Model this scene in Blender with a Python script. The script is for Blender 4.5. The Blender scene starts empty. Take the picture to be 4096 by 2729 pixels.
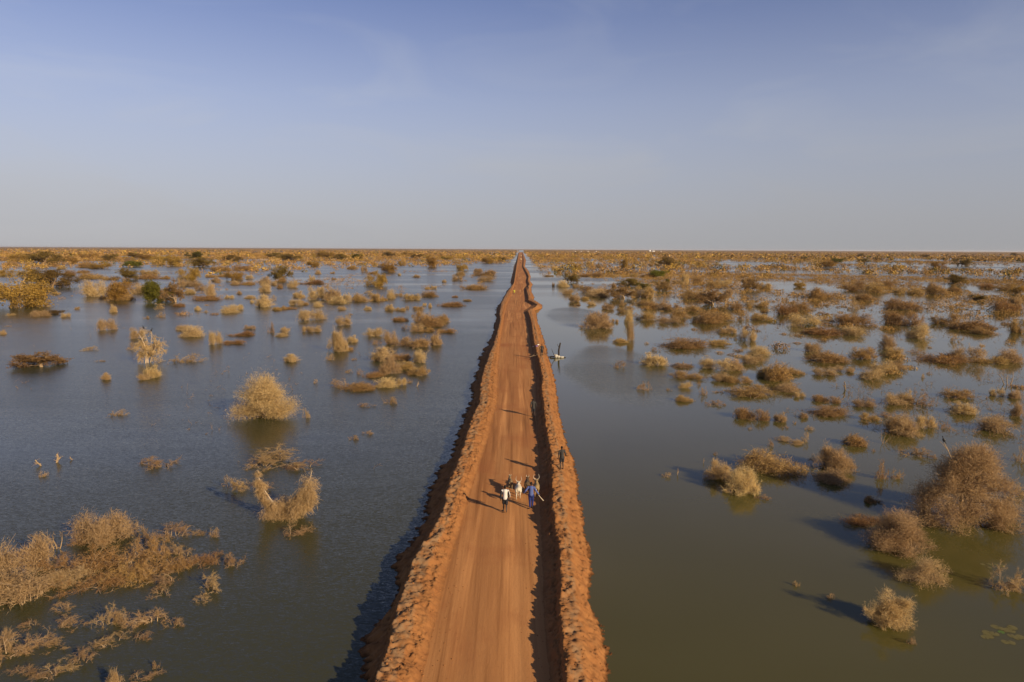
import bpy, bmesh, math, random
import numpy as np
from mathutils import Matrix, Vector

# ------------------------------------------------------------------ camera, world, sun, exposure
S = bpy.context.scene
COL = S.collection
F_PX = 4096 * 24 / 36; CX, CY = 2048, 1364.5          # photograph pixels
CAM_H = 17.25; PITCH = math.radians(7.68); ROLL = math.radians(0.28)
SUN_EL = math.radians(21.0); SUN_AZ = math.radians(133)   # azimuth clockwise from the view heading (+Y)

cam = bpy.data.objects.new('camera', bpy.data.cameras.new('camera'))
COL.objects.link(cam); S.camera = cam
cam.data.lens = 24; cam.data.sensor_width = 36; cam.data.clip_start = 0.5; cam.data.clip_end = 120000
cam.matrix_world = Matrix.Translation((0, 0, CAM_H)) @ Matrix.Rotation(math.pi/2 - PITCH, 4, 'X') @ Matrix.Rotation(ROLL, 4, 'Z')

W = bpy.data.worlds.new('World'); S.world = W; W.use_nodes = True
nt = W.node_tree; nt.nodes.clear()
def nd(t, typ, **kw):
    n = t.nodes.new(typ)
    for k, v in kw.items(): setattr(n, k, v)
    return n
out = nd(nt, 'ShaderNodeOutputWorld'); bg = nd(nt, 'ShaderNodeBackground')
sky = nd(nt, 'ShaderNodeTexSky', sky_type='NISHITA', sun_disc=False)
sky.sun_elevation = SUN_EL; sky.sun_rotation = SUN_AZ
sky.altitude = 300; sky.air_density = 1.0; sky.dust_density = 0.5; sky.ozone_density = 3.0
# a milky dust veil, thickest low over the flood plain, and faint high wisps: the same all round, a little brighter facing away from the sun
def wn(typ, **kw): return nd(nt, typ, **kw)
WL_ = nt.links.new
tc = wn('ShaderNodeTexCoord'); sx = wn('ShaderNodeSeparateXYZ'); WL_(tc.outputs['Generated'], sx.inputs[0])
fac = wn('ShaderNodeMapRange', interpolation_type='SMOOTHSTEP'); WL_(sx.outputs['Z'], fac.inputs[0])
for i, v in enumerate((0.42, -0.02, .04, .97)): fac.inputs[i+1].default_value = v
ramp = wn('ShaderNodeMapRange'); WL_(sx.outputs['Z'], ramp.inputs[0])
for i, v in enumerate((.0, .20, 0, 1)): ramp.inputs[i+1].default_value = v
veil = wn('ShaderNodeMix', data_type='RGBA'); WL_(ramp.outputs[0], veil.inputs['Factor'])
veil.inputs['A'].default_value = (5.75, 5.75, 5.95, 1); veil.inputs['B'].default_value = (6.9, 7.3, 8.3, 1)
dt = wn('ShaderNodeVectorMath', operation='DOT_PRODUCT'); WL_(tc.outputs['Generated'], dt.inputs[0]); dt.inputs[1].default_value = (-math.sin(SUN_AZ), -math.cos(SUN_AZ), 0)
sq = wn('ShaderNodeMath', operation='MULTIPLY'); WL_(dt.outputs['Value'], sq.inputs[0]); WL_(dt.outputs['Value'], sq.inputs[1])
ph = wn('ShaderNodeMath', operation='MULTIPLY_ADD'); WL_(sq.outputs[0], ph.inputs[0]); ph.inputs[1].default_value = .24; ph.inputs[2].default_value = .82
vs = wn('ShaderNodeVectorMath', operation='SCALE'); WL_(veil.outputs['Result'], vs.inputs[0]); WL_(ph.outputs[0], vs.inputs['Scale'])
mp = wn('ShaderNodeMapping'); mp.inputs['Scale'].default_value = (2.0, 2.0, 8); WL_(tc.outputs['Generated'], mp.inputs['Vector'])
nz = wn('ShaderNodeTexNoise'); nz.inputs['Scale'].default_value = 1.6; nz.inputs['Detail'].default_value = 6; nz.inputs['Distortion'].default_value = .8; WL_(mp.outputs[0], nz.inputs['Vector'])
rp = wn('ShaderNodeMapRange'); rp.inputs[1].default_value = .5; rp.inputs[2].default_value = .85; rp.inputs[3].default_value = 0; rp.inputs[4].default_value = .22; WL_(nz.outputs['Fac'], rp.inputs[0])
fs = wn('ShaderNodeMath', operation='ADD', use_clamp=True); WL_(fac.outputs[0], fs.inputs[0]); WL_(rp.outputs[0], fs.inputs[1])
wb = wn('ShaderNodeVectorMath', operation='MULTIPLY'); WL_(sky.outputs[0], wb.inputs[0]); wb.inputs[1].default_value = (1.18, 1.04, 1.34)
mx = wn('ShaderNodeMix', data_type='RGBA'); WL_(fs.outputs[0], mx.inputs['Factor']); WL_(wb.outputs[0], mx.inputs['A']); WL_(vs.outputs[0], mx.inputs['B'])
WL_(mx.outputs['Result'], bg.inputs['Color']); WL_(bg.outputs[0], out.inputs['Surface'])
bg.inputs['Strength'].default_value = 0.052

sun = bpy.data.objects.new('sun', bpy.data.lights.new('sun', 'SUN')); COL.objects.link(sun)
sun.data.energy = 5.0; sun.data.angle = math.radians(0.6); sun.data.color = (1.0, .80, .55)
SUN_DIR = Vector((math.sin(SUN_AZ)*math.cos(SUN_EL), math.cos(SUN_AZ)*math.cos(SUN_EL), math.sin(SUN_EL)))
sun.rotation_euler = SUN_DIR.to_track_quat('Z', 'Y').to_euler()

S.view_settings.view_transform = 'Standard'; S.view_settings.look = 'None'
S.view_settings.exposure = 0.52; S.view_settings.gamma = 1.0; S.view_settings.use_curve_mapping = False
S.cycles.max_bounces = 6; S.cycles.diffuse_bounces = 3; S.cycles.glossy_bounces = 3
S.cycles.transmission_bounces = 2; S.cycles.caustics_reflective = False; S.cycles.caustics_refractive = False

# ------------------------------------------------------------------ helpers
random.seed(7); RNG = np.random.default_rng(11)
def ray(px, py):
    a = (px-CX)/F_PX; b = -(py-CY)/F_PX; c, s = math.cos(ROLL), math.sin(ROLL)
    a, b = a*c - b*s, a*s + b*c
    return (a, math.cos(PITCH) + b*math.sin(PITCH), -math.sin(PITCH) + b*math.cos(PITCH))
def at(px, py, z=0.0):
    d = ray(px, py); t = (z-CAM_H)/d[2]
    return d[0]*t, d[1]*t
def _h(ix, iy, s):
    n = (ix*374761393 + iy*668265263 + s*982451653) & 0x7fffffff
    n = ((n ^ (n >> 13))*1274126177) & 0x7fffffff
    n = ((n ^ (n >> 16))*60493) & 0x7fffffff
    return (n & 0xffff)/65535.0
def vn(x, y, s=0):
    x = np.asarray(x, float); y = np.asarray(y, float)
    ix = np.floor(x).astype(np.int64); iy = np.floor(y).astype(np.int64); fx = x-ix; fy = y-iy
    fx = fx*fx*(3-2*fx); fy = fy*fy*(3-2*fy)
    return (_h(ix, iy, s)*(1-fx)+_h(ix+1, iy, s)*fx)*(1-fy) + (_h(ix, iy+1, s)*(1-fx)+_h(ix+1, iy+1, s)*fx)*fy
def fbm(x, y, s=0, o=4):
    t = 0; a = .5
    for i in range(o):
        t = t + a*vn(x, y, s+i); x = np.asarray(x)*2.03+1.7; y = np.asarray(y)*2.03+3.1; a *= .5
    return t
def mesh_np(name, V, loops, sizes, smooth=False):
    me = bpy.data.meshes.new(name); V = np.asarray(V, np.float32).reshape(-1, 3)
    loops = np.asarray(loops, np.int32).ravel(); sizes = np.asarray(sizes, np.int32)
    me.vertices.add(len(V)); me.vertices.foreach_set('co', V.ravel())
    me.loops.add(len(loops)); me.loops.foreach_set('vertex_index', loops)
    me.polygons.add(len(sizes)); st = np.zeros(len(sizes), np.int32); st[1:] = np.cumsum(sizes)[:-1]
    me.polygons.foreach_set('loop_start', st)
    if smooth: me.polygons.foreach_set('use_smooth', np.ones(len(sizes), bool))
    me.update(calc_edges=True); return me
class MB:
    """collects polygons"""
    def __init__(s): s.V = []; s.L = []; s.N = []; s.n = 0
    def add(s, V, F):
        V = np.asarray(V, float).reshape(-1, 3); F = np.asarray(F, np.int64)
        s.V.append(V); s.L.append((F+s.n).ravel()); s.N.append(np.full(len(F), F.shape[1])); s.n += len(V)
    def xf(s, fn): s.V = [fn(v) for v in s.V]
    def mesh(s, name, smooth=False): return mesh_np(name, np.concatenate(s.V), np.concatenate(s.L), np.concatenate(s.N), smooth)
    def allv(s): return np.concatenate(s.V)
def grid_faces(r, c):
    i = (np.arange(r-1)[:, None]*c + np.arange(c-1)[None]).ravel()
    return np.stack([i, i+1, i+c+1, i+c], 1)
def link(name, me, mat=None, parent=None):
    o = bpy.data.objects.new(name, me); COL.objects.link(o)
    if mat is not None and me is not None and not len(me.materials): me.materials.append(mat)
    if parent is not None: o.parent = parent
    return o
def tag(o, label=None, cat=None, group=None, kind=None):
    if label: o['label'] = label
    if cat: o['category'] = cat
    if group: o['group'] = group
    if kind: o['kind'] = kind
    return o
def empty(name, loc, rz=0):
    o = bpy.data.objects.new(name, None); COL.objects.link(o); o.location = loc; o.rotation_euler = (0, 0, rz)
    o.empty_display_size = .2; return o

# ------------------------------------------------------------------ materials
def mat_new(name):
    m = bpy.data.materials.new(name); m.use_nodes = True; t = m.node_tree
    return m, t, t.nodes['Principled BSDF']
def plain(name, c, rough=.8, spec=.3, var=.25, scale=6.0):
    m, t, b = mat_new(name); b.inputs['Roughness'].default_value = rough; b.inputs['Specular IOR Level'].default_value = spec
    tcn = nd(t, 'ShaderNodeTexCoord'); n = nd(t, 'ShaderNodeTexNoise'); n.inputs['Scale'].default_value = scale; n.inputs['Detail'].default_value = 4
    r = nd(t, 'ShaderNodeMix', data_type='RGBA'); r.inputs['A'].default_value = (*[v*(1-var) for v in c], 1); r.inputs['B'].default_value = (*[min(1, v*(1+var)) for v in c], 1)
    t.links.new(tcn.outputs['Object'], n.inputs['Vector']); t.links.new(n.outputs['Fac'], r.inputs['Factor']); t.links.new(r.outputs['Result'], b.inputs['Base Color'])
    return m
def twig_mat(name, dark, pale, rough=.9):
    m, t, b = mat_new(name); b.inputs['Roughness'].default_value = rough; b.inputs['Specular IOR Level'].default_value = .12
    g = nd(t, 'ShaderNodeNewGeometry'); oi = nd(t, 'ShaderNodeObjectInfo')
    tcn = nd(t, 'ShaderNodeTexCoord'); n = nd(t, 'ShaderNodeTexNoise'); n.inputs['Scale'].default_value = 5
    t.links.new(tcn.outputs['Object'], n.inputs['Vector'])
    r = nd(t, 'ShaderNodeMix', data_type='RGBA'); r.inputs['A'].default_value = (*dark, 1); r.inputs['B'].default_value = (*pale, 1)
    ma = nd(t, 'ShaderNodeMath', operation='MULTIPLY_ADD'); ma.inputs[1].default_value = .55; t.links.new(g.outputs['Random Per Island'], ma.inputs[0])
    mm = nd(t, 'ShaderNodeMath', operation='MULTIPLY_ADD'); mm.inputs[1].default_value = .9; mm.inputs[2].default_value = -.22
    t.links.new(n.outputs['Fac'], mm.inputs[0]); t.links.new(mm.outputs[0], ma.inputs[2]); t.links.new(ma.outputs[0], r.inputs['Factor'])
    h = nd(t, 'ShaderNodeHueSaturation'); mr = nd(t, 'ShaderNodeMapRange'); mr.inputs[3].default_value = .78; mr.inputs[4].default_value = 1.22
    mh = nd(t, 'ShaderNodeMapRange'); mh.inputs[3].default_value = .488; mh.inputs[4].default_value = .508
    t.links.new(oi.outputs['Random'], mr.inputs[0]); t.links.new(mr.outputs[0], h.inputs['Value'])
    t.links.new(oi.outputs['Random'], mh.inputs[0]); t.links.new(mh.outputs[0], h.inputs['Hue'])
    t.links.new(r.outputs['Result'], h.inputs['Color']); t.links.new(h.outputs[0], b.inputs['Base Color'])
    tl = nd(t, 'ShaderNodeBsdfTranslucent'); ms = nd(t, 'ShaderNodeMixShader'); ms.inputs[0].default_value = .42
    t.links.new(h.outputs[0], tl.inputs['Color']); t.links.new(b.outputs[0], ms.inputs[1]); t.links.new(tl.outputs[0], ms.inputs[2])
    t.links.new(ms.outputs[0], t.nodes['Material Output'].inputs['Surface'])
    return m
M = {}
M['p'] = twig_mat('pale_twigs', (.33, .22, .095), (.70, .51, .245))
M['m'] = twig_mat('brown_twigs', (.28, .172, .06), (.62, .42, .165))
M['r'] = twig_mat('rust_twigs', (.25, .14, .048), (.54, .335, .125))
M['d'] = twig_mat('dead_twigs', (.26, .165, .075), (.56, .38, .175))
M['y'] = twig_mat('yellow_leaves', (.25, .145, .03), (.47, .295, .07))
M['o'] = twig_mat('olive_leaves', (.12, .08, .018), (.27, .18, .045))
M['g'] = twig_mat('green_leaves', (.072, .072, .010), (.19, .168, .024))
M['n'] = twig_mat('tan_leaves', (.20, .12, .04), (.40, .265, .10))
M['bark'] = plain('grey_bark', (.30, .21, .12), .9, .15, .35, 3)
M['bark_dark'] = plain('dark_bark', (.17, .11, .06), .9, .15, .35, 3)
M['bark_pale'] = plain('bleached_wood', (.38, .29, .19), .9, .15, .25, 3)

def water_material():
    m, t, b = mat_new('muddy_flood_water'); L = t.links.new
    b.inputs['Roughness'].default_value = .06; b.inputs['IOR'].default_value = 1.333
    geo = nd(t, 'ShaderNodeNewGeometry'); sep = nd(t, 'ShaderNodeSeparateXYZ'); L(geo.outputs['Position'], sep.inputs[0])
    def math_(op, a, bb=None, c=None):
        n = nd(t, 'ShaderNodeMath', operation=op)
        for i, v in enumerate((a, bb, c)):
            if v is None: continue
            if isinstance(v, (int, float)): n.inputs[i].default_value = v
            else: L(v, n.inputs[i])
        return n.outputs[0]
    def noise(scale, vec=(1, 1, 1), detail=3, rot=0):
        mpn = nd(t, 'ShaderNodeMapping'); mpn.inputs['Scale'].default_value = vec; mpn.inputs['Rotation'].default_value = (0, 0, rot)
        L(geo.outputs['Position'], mpn.inputs['Vector'])
        n = nd(t, 'ShaderNodeTexNoise'); n.inputs['Scale'].default_value = scale; n.inputs['Detail'].default_value = detail
        L(mpn.outputs[0], n.inputs['Vector']); return n
    def rng(v, a, bb, c, d):
        n = nd(t, 'ShaderNodeMapRange', interpolation_type='SMOOTHSTEP'); L(v, n.inputs[0])
        for i, q in enumerate((a, bb, c, d)): n.inputs[i+1].default_value = q
        return n.outputs[0]
    # murk: silty green-brown with slow drifts
    big = noise(.02, (1, 1, 1), 4)
    mixc = nd(t, 'ShaderNodeMix', data_type='RGBA'); mixc.inputs['A'].default_value = (.064, .057, .013, 1); mixc.inputs['B'].default_value = (.080, .069, .020, 1)
    L(rng(big.outputs['Fac'], .35, .65, 0, 1), mixc.inputs['Factor'])
    mixl = nd(t, 'ShaderNodeMix', data_type='RGBA'); L(mixc.outputs['Result'], mixl.inputs['A']); mixl.inputs['B'].default_value = (.044, .043, .017, 1)
    L(rng(sep.outputs['X'], -2.5, 2.5, 1, 0), mixl.inputs['Factor']); L(mixl.outputs['Result'], b.inputs['Base Color'])
    # where the wind ruffles the surface: all of the left side, patches on the sheltered right side
    wob = noise(.05, (1, .5, 1), 3); wv = math_('MULTIPLY_ADD', wob.outputs['Fac'], 1.6, -.8)
    left = rng(sep.outputs['X'], -2.0, 4.0, 1, 0)
    def ell(cx, cy, rx, ry):
        dx = math_('DIVIDE', math_('SUBTRACT', sep.outputs['X'], cx), rx); dy = math_('DIVIDE', math_('SUBTRACT', sep.outputs['Y'], cy), ry)
        d = math_('ADD', math_('ADD', math_('MULTIPLY', dx, dx), math_('MULTIPLY', dy, dy)), wv)
        return rng(d, .55, 1.15, 1, 0)
    r1 = None
    for px, py, rx, ry in ((2490, 1480, 9, 24), (2300, 1264, 8, 28)):
        x, y = at(px, py); e = ell(x, y, rx, ry); r1 = e if r1 is None else math_('MAXIMUM', r1, e)
    strk = noise(.012, (.25, 1, 1), 3); far = math_('MULTIPLY', rng(sep.outputs['Y'], 200, 330, 0, 1), rng(strk.outputs['Fac'], .42, .56, 0, 1))
    ripple = math_('MAXIMUM', math_('MAXIMUM', left, r1), far)
    lstr = noise(.03, (.35, 1, 1), 4, .3)
    ripple = math_('MULTIPLY', ripple, rng(lstr.outputs['Fac'], .30, .55, .35, 1.0))
    amp = math_('MULTIPLY_ADD', ripple, .17, .010)
    L(math_('MULTIPLY_ADD', ripple, .16, .05), b.inputs['Roughness'])
    w1 = noise(1.0, (3.2, 13.0, 1), 2, .08); w2 = noise(1.0, (9.0, 32.0, 1), 1, -.12); w3 = noise(.35, (.6, 1.6, 1), 2, .2)
    def comp(i, a, bb, c):
        s = None
        for n, k in ((w1, a), (w2, bb), (w3, c)):
            sp = nd(t, 'ShaderNodeSeparateColor'); L(n.outputs['Color'], sp.inputs[0])
            v = math_('MULTIPLY', math_('SUBTRACT', sp.outputs[i], .5), k); s = v if s is None else math_('ADD', s, v)
        return math_('MULTIPLY', s, amp)
    nx = comp(0, 1.0, 1.2, .2); ny = comp(1, 2.4, 3.0, .35)
    cb = nd(t, 'ShaderNodeCombineXYZ'); L(nx, cb.inputs[0]); L(ny, cb.inputs[1]); cb.inputs[2].default_value = 1
    vm = nd(t, 'ShaderNodeVectorMath', operation='NORMALIZE'); L(cb.outputs[0], vm.inputs[0]); L(vm.outputs[0], b.inputs['Normal'])
    return m
M['water'] = water_material()

def earth_material(name, base, light, grey=None, road=False):
    m, t, b = mat_new(name); L = t.links.new; b.inputs['Roughness'].default_value = .95; b.inputs['Specular IOR Level'].default_value = .1
    geo = nd(t, 'ShaderNodeNewGeometry')
    def noise(scale, vec, detail=5, rough=.6):
        mpn = nd(t, 'ShaderNodeMapping'); mpn.inputs['Scale'].default_value = vec; L(geo.outputs['Position'], mpn.inputs['Vector'])
        n = nd(t, 'ShaderNodeTexNoise'); n.inputs['Scale'].default_value = scale; n.inputs['Detail'].default_value = detail; n.inputs['Roughness'].default_value = rough
        L(mpn.outputs[0], n.inputs['Vector']); return n.outputs['Fac']
    def mixc(fac, a, c, lo, hi):
        r = nd(t, 'ShaderNodeMapRange'); L(fac, r.inputs[0]); r.inputs[1].default_value = lo; r.inputs[2].default_value = hi
        x = nd(t, 'ShaderNodeMix', data_type='RGBA'); L(r.outputs[0], x.inputs['Factor'])
        for k, v in (('A', a), ('B', c)):
            if isinstance(v, tuple): x.inputs[k].default_value = (*v, 1)
            else: L(v, x.inputs[k])
        return x.outputs['Result']
    if road:
        c = mixc(noise(.5, (1, .05, 1)), base, light, .33, .68)
        c = mixc(noise(3.2, (1, .018, 1), 3), c, tuple(v*.66 for v in base), .48, .72)
        c = mixc(noise(1.3, (1, .03, 1), 3), c, tuple(min(1, v*1.25) for v in light), .54, .70)
        c = mixc(noise(.22, (1, .6, 1)), c, tuple(v*q for v, q in zip(base, (.9, .8, .85))), .52, .75)
        c = mixc(noise(22, (1, .6, 1), 3), c, tuple(v*.7 for v in base), .58, .85)
        bump = nd(t, 'ShaderNodeBump'); bump.inputs['Strength'].default_value = .35; bump.inputs['Distance'].default_value = .03
        L(noise(9, (1, .25, 1), 5), bump.inputs['Height']); L(bump.outputs[0], b.inputs['Normal'])
    else:
        c = mixc(noise(1.1, (1, 1, 1)), base, light, .3, .7)
        c = mixc(noise(7, (1, 1, 1), 6, .7), c, tuple(v*.6 for v in base), .55, .8)
        att = nd(t, 'ShaderNodeAttribute'); att.attribute_name = 'crest'
        mm = nd(t, 'ShaderNodeMath', operation='MULTIPLY'); L(att.outputs['Fac'], mm.inputs[0]); L(noise(2.1, (1, .5, 1)), mm.inputs[1])
        c = mixc(mm.outputs[0], c, grey, .38, .62)
        wet = nd(t, 'ShaderNodeSeparateXYZ'); L(geo.outputs['Position'], wet.inputs[0])
        c = mixc(wet.outputs['Z'], tuple(v*.45 for v in base), c, .02, .14)
        bump = nd(t, 'ShaderNodeBump'); bump.inputs['Strength'].default_value = .5; bump.inputs['Distance'].default_value = .04
        L(noise(14, (1, 1, 1), 6, .7), bump.inputs['Height']); L(bump.outputs[0], b.inputs['Normal'])
    L(c, b.inputs['Base Color']); return m
M['road'] = earth_material('graded_laterite', (.335, .138, .045), (.425, .198, .068), road=True)
M['bank'] = earth_material('heaped_laterite_clods', (.215, .088, .029), (.285, .130, .044), grey=(.225, .138, .070))
M['clod'] = plain('loose_clods', (.245, .106, .036), .95, .1, .3, 3)

# ------------------------------------------------------------------ setting: water, far land
ZR = .45      # road level above the water
quad = np.array([[-45000, -300, 0], [45000, -300, 0], [45000, 45000, 0], [-45000, 45000, 0]], float)
gx = np.array([-45000, -9000, -2000, -600, -200, -90, -45, -20, 0, 20, 45, 90, 200, 600, 2000, 9000, 45000], float); gy = np.array([-300, -60, 0, 25, 40, 60, 90, 140, 220, 400, 800, 2000, 8000, 45000], float)
GX, GY = np.meshgrid(gx, gy)
tag(link('water', mesh_np('water', np.stack([GX, GY, GX*0], -1), grid_faces(len(gy), len(gx)), np.full((len(gy)-1)*(len(gx)-1), 4)), M['water']), kind='structure')
bed = quad.copy(); bed[:, 2] = -1.5
M['bed'] = plain('flood_bed_mud', (.16, .10, .05), .95, .1, .2, .05)
tag(link('ground', mesh_np('ground', bed, [0, 1, 2, 3], [4]), M['bed']), kind='structure')

# road and bank outlines traced on the photograph: (x, y) pixels of each line
WL = [(2072,1015),(2065,1044),(2054,1069),(2053,1082),(2042,1126),(2044,1147),(2026,1166),(2011,1201),(1988,1230),(1980,1258),(1981,1283),(1977,1321),(1951,1378),(1916,1438),(1911,1491),(1894,1539),(1887,1604),(1868,1661),(1833,1748),(1822,1800),(1768,1870),(1711,1983),(1696,2035),(1708,2070),(1668,2131),(1633,2209),(1594,2253),(1590,2297),(1594,2349),(1546,2410),(1507,2484),(1476,2571),(1485,2632),(1459,2728)]
CL = [(2074,1015),(2067,1057),(2056,1132),(2030,1168),(2007,1208),(1998,1254),(2003,1277),(1992,1321),(1977,1378),(1951,1438),(1933,1491),(1924,1538),(1922,1604),(1894,1661),(1866,1748),(1853,1800),(1820,1887),(1787,1983),(1775,2035),(1720,2131),(1676,2209),(1646,2253),(1638,2297),(1622,2349),(1598,2410),(1585,2484),(1560,2571),(1533,2632),(1498,2728)]
TL = [(2077,1015),(2072,1057),(2057,1145),(2042,1187),(2027,1220),(2015,1268),(2006,1320),(1998,1378),(1990,1491),(1989,1604),(1972,1661),(1951,1748),(1898,1905),(1861,2035),(1794,2253),(1737,2484),(1677,2728)]
TR = [(2088,1015),(2090,1042),(2090,1067),(2098,1084),(2107,1107),(2103,1124),(2108,1138),(2099,1153),(2097,1172),(2103,1191),(2097,1201),(2113,1210),(2130,1220),(2116,1231),(2095,1243),(2105,1258),(2109,1287),(2124,1372),(2139,1439),(2146,1506),(2146,1551),(2145,1600),(2157,1818),(2163,2035),(2174,2267),(2183,2484),(2209,2728)]
CR = [(2091,1015),(2094,1042),(2093,1067),(2103,1084),(2115,1107),(2111,1124),(2118,1138),(2106,1153),(2109,1172),(2115,1191),(2113,1201),(2134,1210),(2151,1220),(2138,1231),(2109,1243),(2118,1258),(2126,1287),(2137,1372),(2157,1439),(2172,1506),(2168,1551),(2175,1610),(2187,1709),(2207,1818),(2214,1905),(2209,2035),(2236,2150),(2244,2267),(2246,2484),(2266,2728)]
WR = [(2094,1015),(2104,1042),(2100,1067),(2115,1084),(2123,1107),(2120,1124),(2131,1138),(2124,1153),(2128,1172),(2139,1191),(2132,1201),(2153,1210),(2171,1222),(2170,1233),(2136,1245),(2148,1258),(2151,1287),(2179,1372),(2197,1439),(2215,1506),(2225,1551),(2229,1604),(2252,1709),(2261,1752),(2296,1861),(2313,1948),(2322,2035),(2344,2158),(2366,2267),(2366,2397),(2398,2484),(2413,2528),(2440,2615),(2426,2728)]
ZC = 1.06
def curve(pts, z):
    w = sorted([at(x, y+.0, z)[::-1] for x, y in pts])
    ys = np.array([p[0] for p in w]); xs = np.array([p[1] for p in w])
    s0 = (xs[3]-xs[0])/(ys[3]-ys[0]); s1 = .0128
    def f(Y):
        Y = np.asarray(Y, float); r = np.interp(Y, ys, xs)
        r = np.where(Y < ys[0], xs[0] + .012*(Y-ys[0]), r)
        return np.where(Y > ys[-1], xs[-1] + s1*(Y-ys[-1]), r)
    return f
fWL, fCL, fTL, fTR, fCR, fWR = curve(WL, 0), curve(CL, ZC), curve(TL, ZR), curve(TR, ZR), curve(CR, ZC), curve(WR, 0)
ROWS = np.concatenate([np.arange(-60, 17, .6), 17*np.exp(np.arange(0, math.log(110/17), .0022)), 110*np.exp(np.arange(.004, math.log(3600/110), .006))])

def road_z(X, Y):
    mid = (fTL(Y)+fTR(Y))/2; half = np.maximum((fTR(Y)-fTL(Y))/2, .5); u = (X-mid)/half
    rut = -.025*np.exp(-((np.abs(u)-.42)/.13)**2)
    return ZR + .04*(1-u*u) + rut + .02*(fbm(X*.8, Y*.25, 5, 3)-.5)
def build_road():
    n = 24; u = np.linspace(0, 1, n); a = fTL(ROWS)-.35; b = fTR(ROWS)+.35
    X = a[:, None] + (b-a)[:, None]*u[None]; Y = np.repeat(ROWS[:, None], n, 1); Z = road_z(X, Y)
    return mesh_np('road', np.stack([X, Y, Z], -1), grid_faces(len(ROWS), n), np.full((len(ROWS)-1)*(n-1), 4), True)
tag(link('road', build_road(), M['road']), kind='structure')

def bank_profile(side, Y):
    """control x and z across the bank, from the road side outwards"""
    wob = 2.2*(fbm(Y*.30, Y*0+side*9, 26, 2)-.38) + 1.6*(fbm(Y*.55, Y*0+side*7, 21, 3)-.45) + 1.5*(vn(Y*1.9, Y*0+side*5, 23)-.5) + .8*(vn(Y*4.7, Y*0+side*5, 24)-.5)
    hz = ZC + .35*(fbm(Y*.35, Y*0+side*3.3, 31, 3)-.45) + .10*(vn(Y*1.1, Y*0+side, 33)-.5)
    if side < 0: t, c, w = fTL(Y), fCL(Y), fWL(Y)
    else: t, c, w = fTR(Y), fCR(Y), fWR(Y)
    s = np.sign(w-t)*1.0
    wid = np.abs(w-t)
    far = np.clip(wid/2.0, .6, 1.0)
    if side < 0: top_in = t + (c-t)*.58; xs = [t+.30, t+.02, t+(c-t)*.25, top_in, c, c+(w-c)*.34, w-np.abs(wob)*.0+wob*.40, w-.75]
    else: top_out = c + (w-c)*.34; xs = [t-.30, t-.02, t+(c-t)*.62, c, top_out, c+(w-c)*.7, w+.45*(fbm(Y*.55, Y*0+7, 21, 3)-.45), w+.55]
    o = np.ones_like(Y)
    if side < 0: zs = [.36*o, (ZR+.02)*o, ZR+(hz-ZR)*.55, hz-.06, hz, hz*.50, 0*o, -.4*o]
    else: zs = [.36*o, (ZR+.02)*o, ZR+(hz-ZR)*.5, hz+.03, hz-.10, hz*.42, 0*o, -.4*o]
    env = [0, .15, .9, 1, 1, 1, .8, .4]
    cr = [0, 0, 0, 1, 1, .1, 0, 0] if side < 0 else [0, 0, 0, .7, 1, .2, 0, 0]
    return np.stack(xs, 1), np.stack(zs, 1), np.array(env), np.array(cr, float)
RN = RNG.random((len(ROWS), 90))
def bank_surface(side, Y, u):
    """Y (r,), u (r,c) in 0..1 -> X, Z, crest attribute"""
    xs, zs, env, cr = bank_profile(side, Y); k = xs.shape[1]-1
    f = np.clip(u*k, 0, k-1e-6); i = f.astype(int); fr = f-i; r = np.arange(len(Y))[:, None]
    X = xs[r, i]*(1-fr)+xs[r, i+1]*fr; fs = fr*fr*(3-2*fr)*.5+fr*.5; Z = zs[r, i]*(1-fs)+zs[r, i+1]*fs
    E = env[i]*(1-fr)+env[i+1]*fr; C = cr[i]*(1-fr)+cr[i+1]*fr
    YY = np.repeat(Y[:, None], u.shape[1], 1)
    lump = lambda a, b, s: 1-np.abs(2*vn(a, b, s)-1)
    q = side*40
    def gn(f, k):        # two crossed lattices, so that no grid direction shows
        return .5*(vn(X*f*.80+YY*f*.60+q, YY*f*.80-X*f*.60, k)+vn(X*f*1.1*.34-YY*f*1.1*.94+q, YY*f*1.1*.34+X*f*1.1*.94, k+7))-.5
    crumb = np.clip(gn(4.2, 301)*3.2, -.5, .5)
    d = .24*(fbm(X*.6+q, YY*.5, 41, 2)-.38) + .20*gn(1.9, 311) + .11*crumb + .13*gn(9.1, 321) + (.13*gn(17, 331) + .075*(RN[:len(Y), :u.shape[1]]-.5 if len(Y) <= len(RN) and u.shape[1] > 1 else 0))*(1-.45*C)
    far = np.clip(np.abs(xs[:, -2]-xs[:, 1])/2.2, .55, 1.0)[:, None]
    Z = Z + d*E*far
    X = X + E*.14*gn(1.4, 341)
    return X, YY, Z, C
def build_bank(side):
    n = 58; u = np.repeat(np.linspace(0, 1, n)[None], len(ROWS), 0)
    X, Y, Z, C = bank_surface(side, ROWS, u); F = grid_faces(len(ROWS), n)
    if side < 0: F = F[:, ::-1]
    me = mesh_np('bank', np.stack([X, Y, Z], -1), F, np.full(len(F), 4), True)
    a = me.attributes.new('crest', 'FLOAT', 'POINT'); a.data.foreach_set('value', C.ravel().astype(np.float32))
    return me
for side, nm in ((-1, 'earth_bank_left'), (1, 'earth_bank_right')):
    tag(link(nm, build_bank(side), M['bank']), kind='structure')

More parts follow.
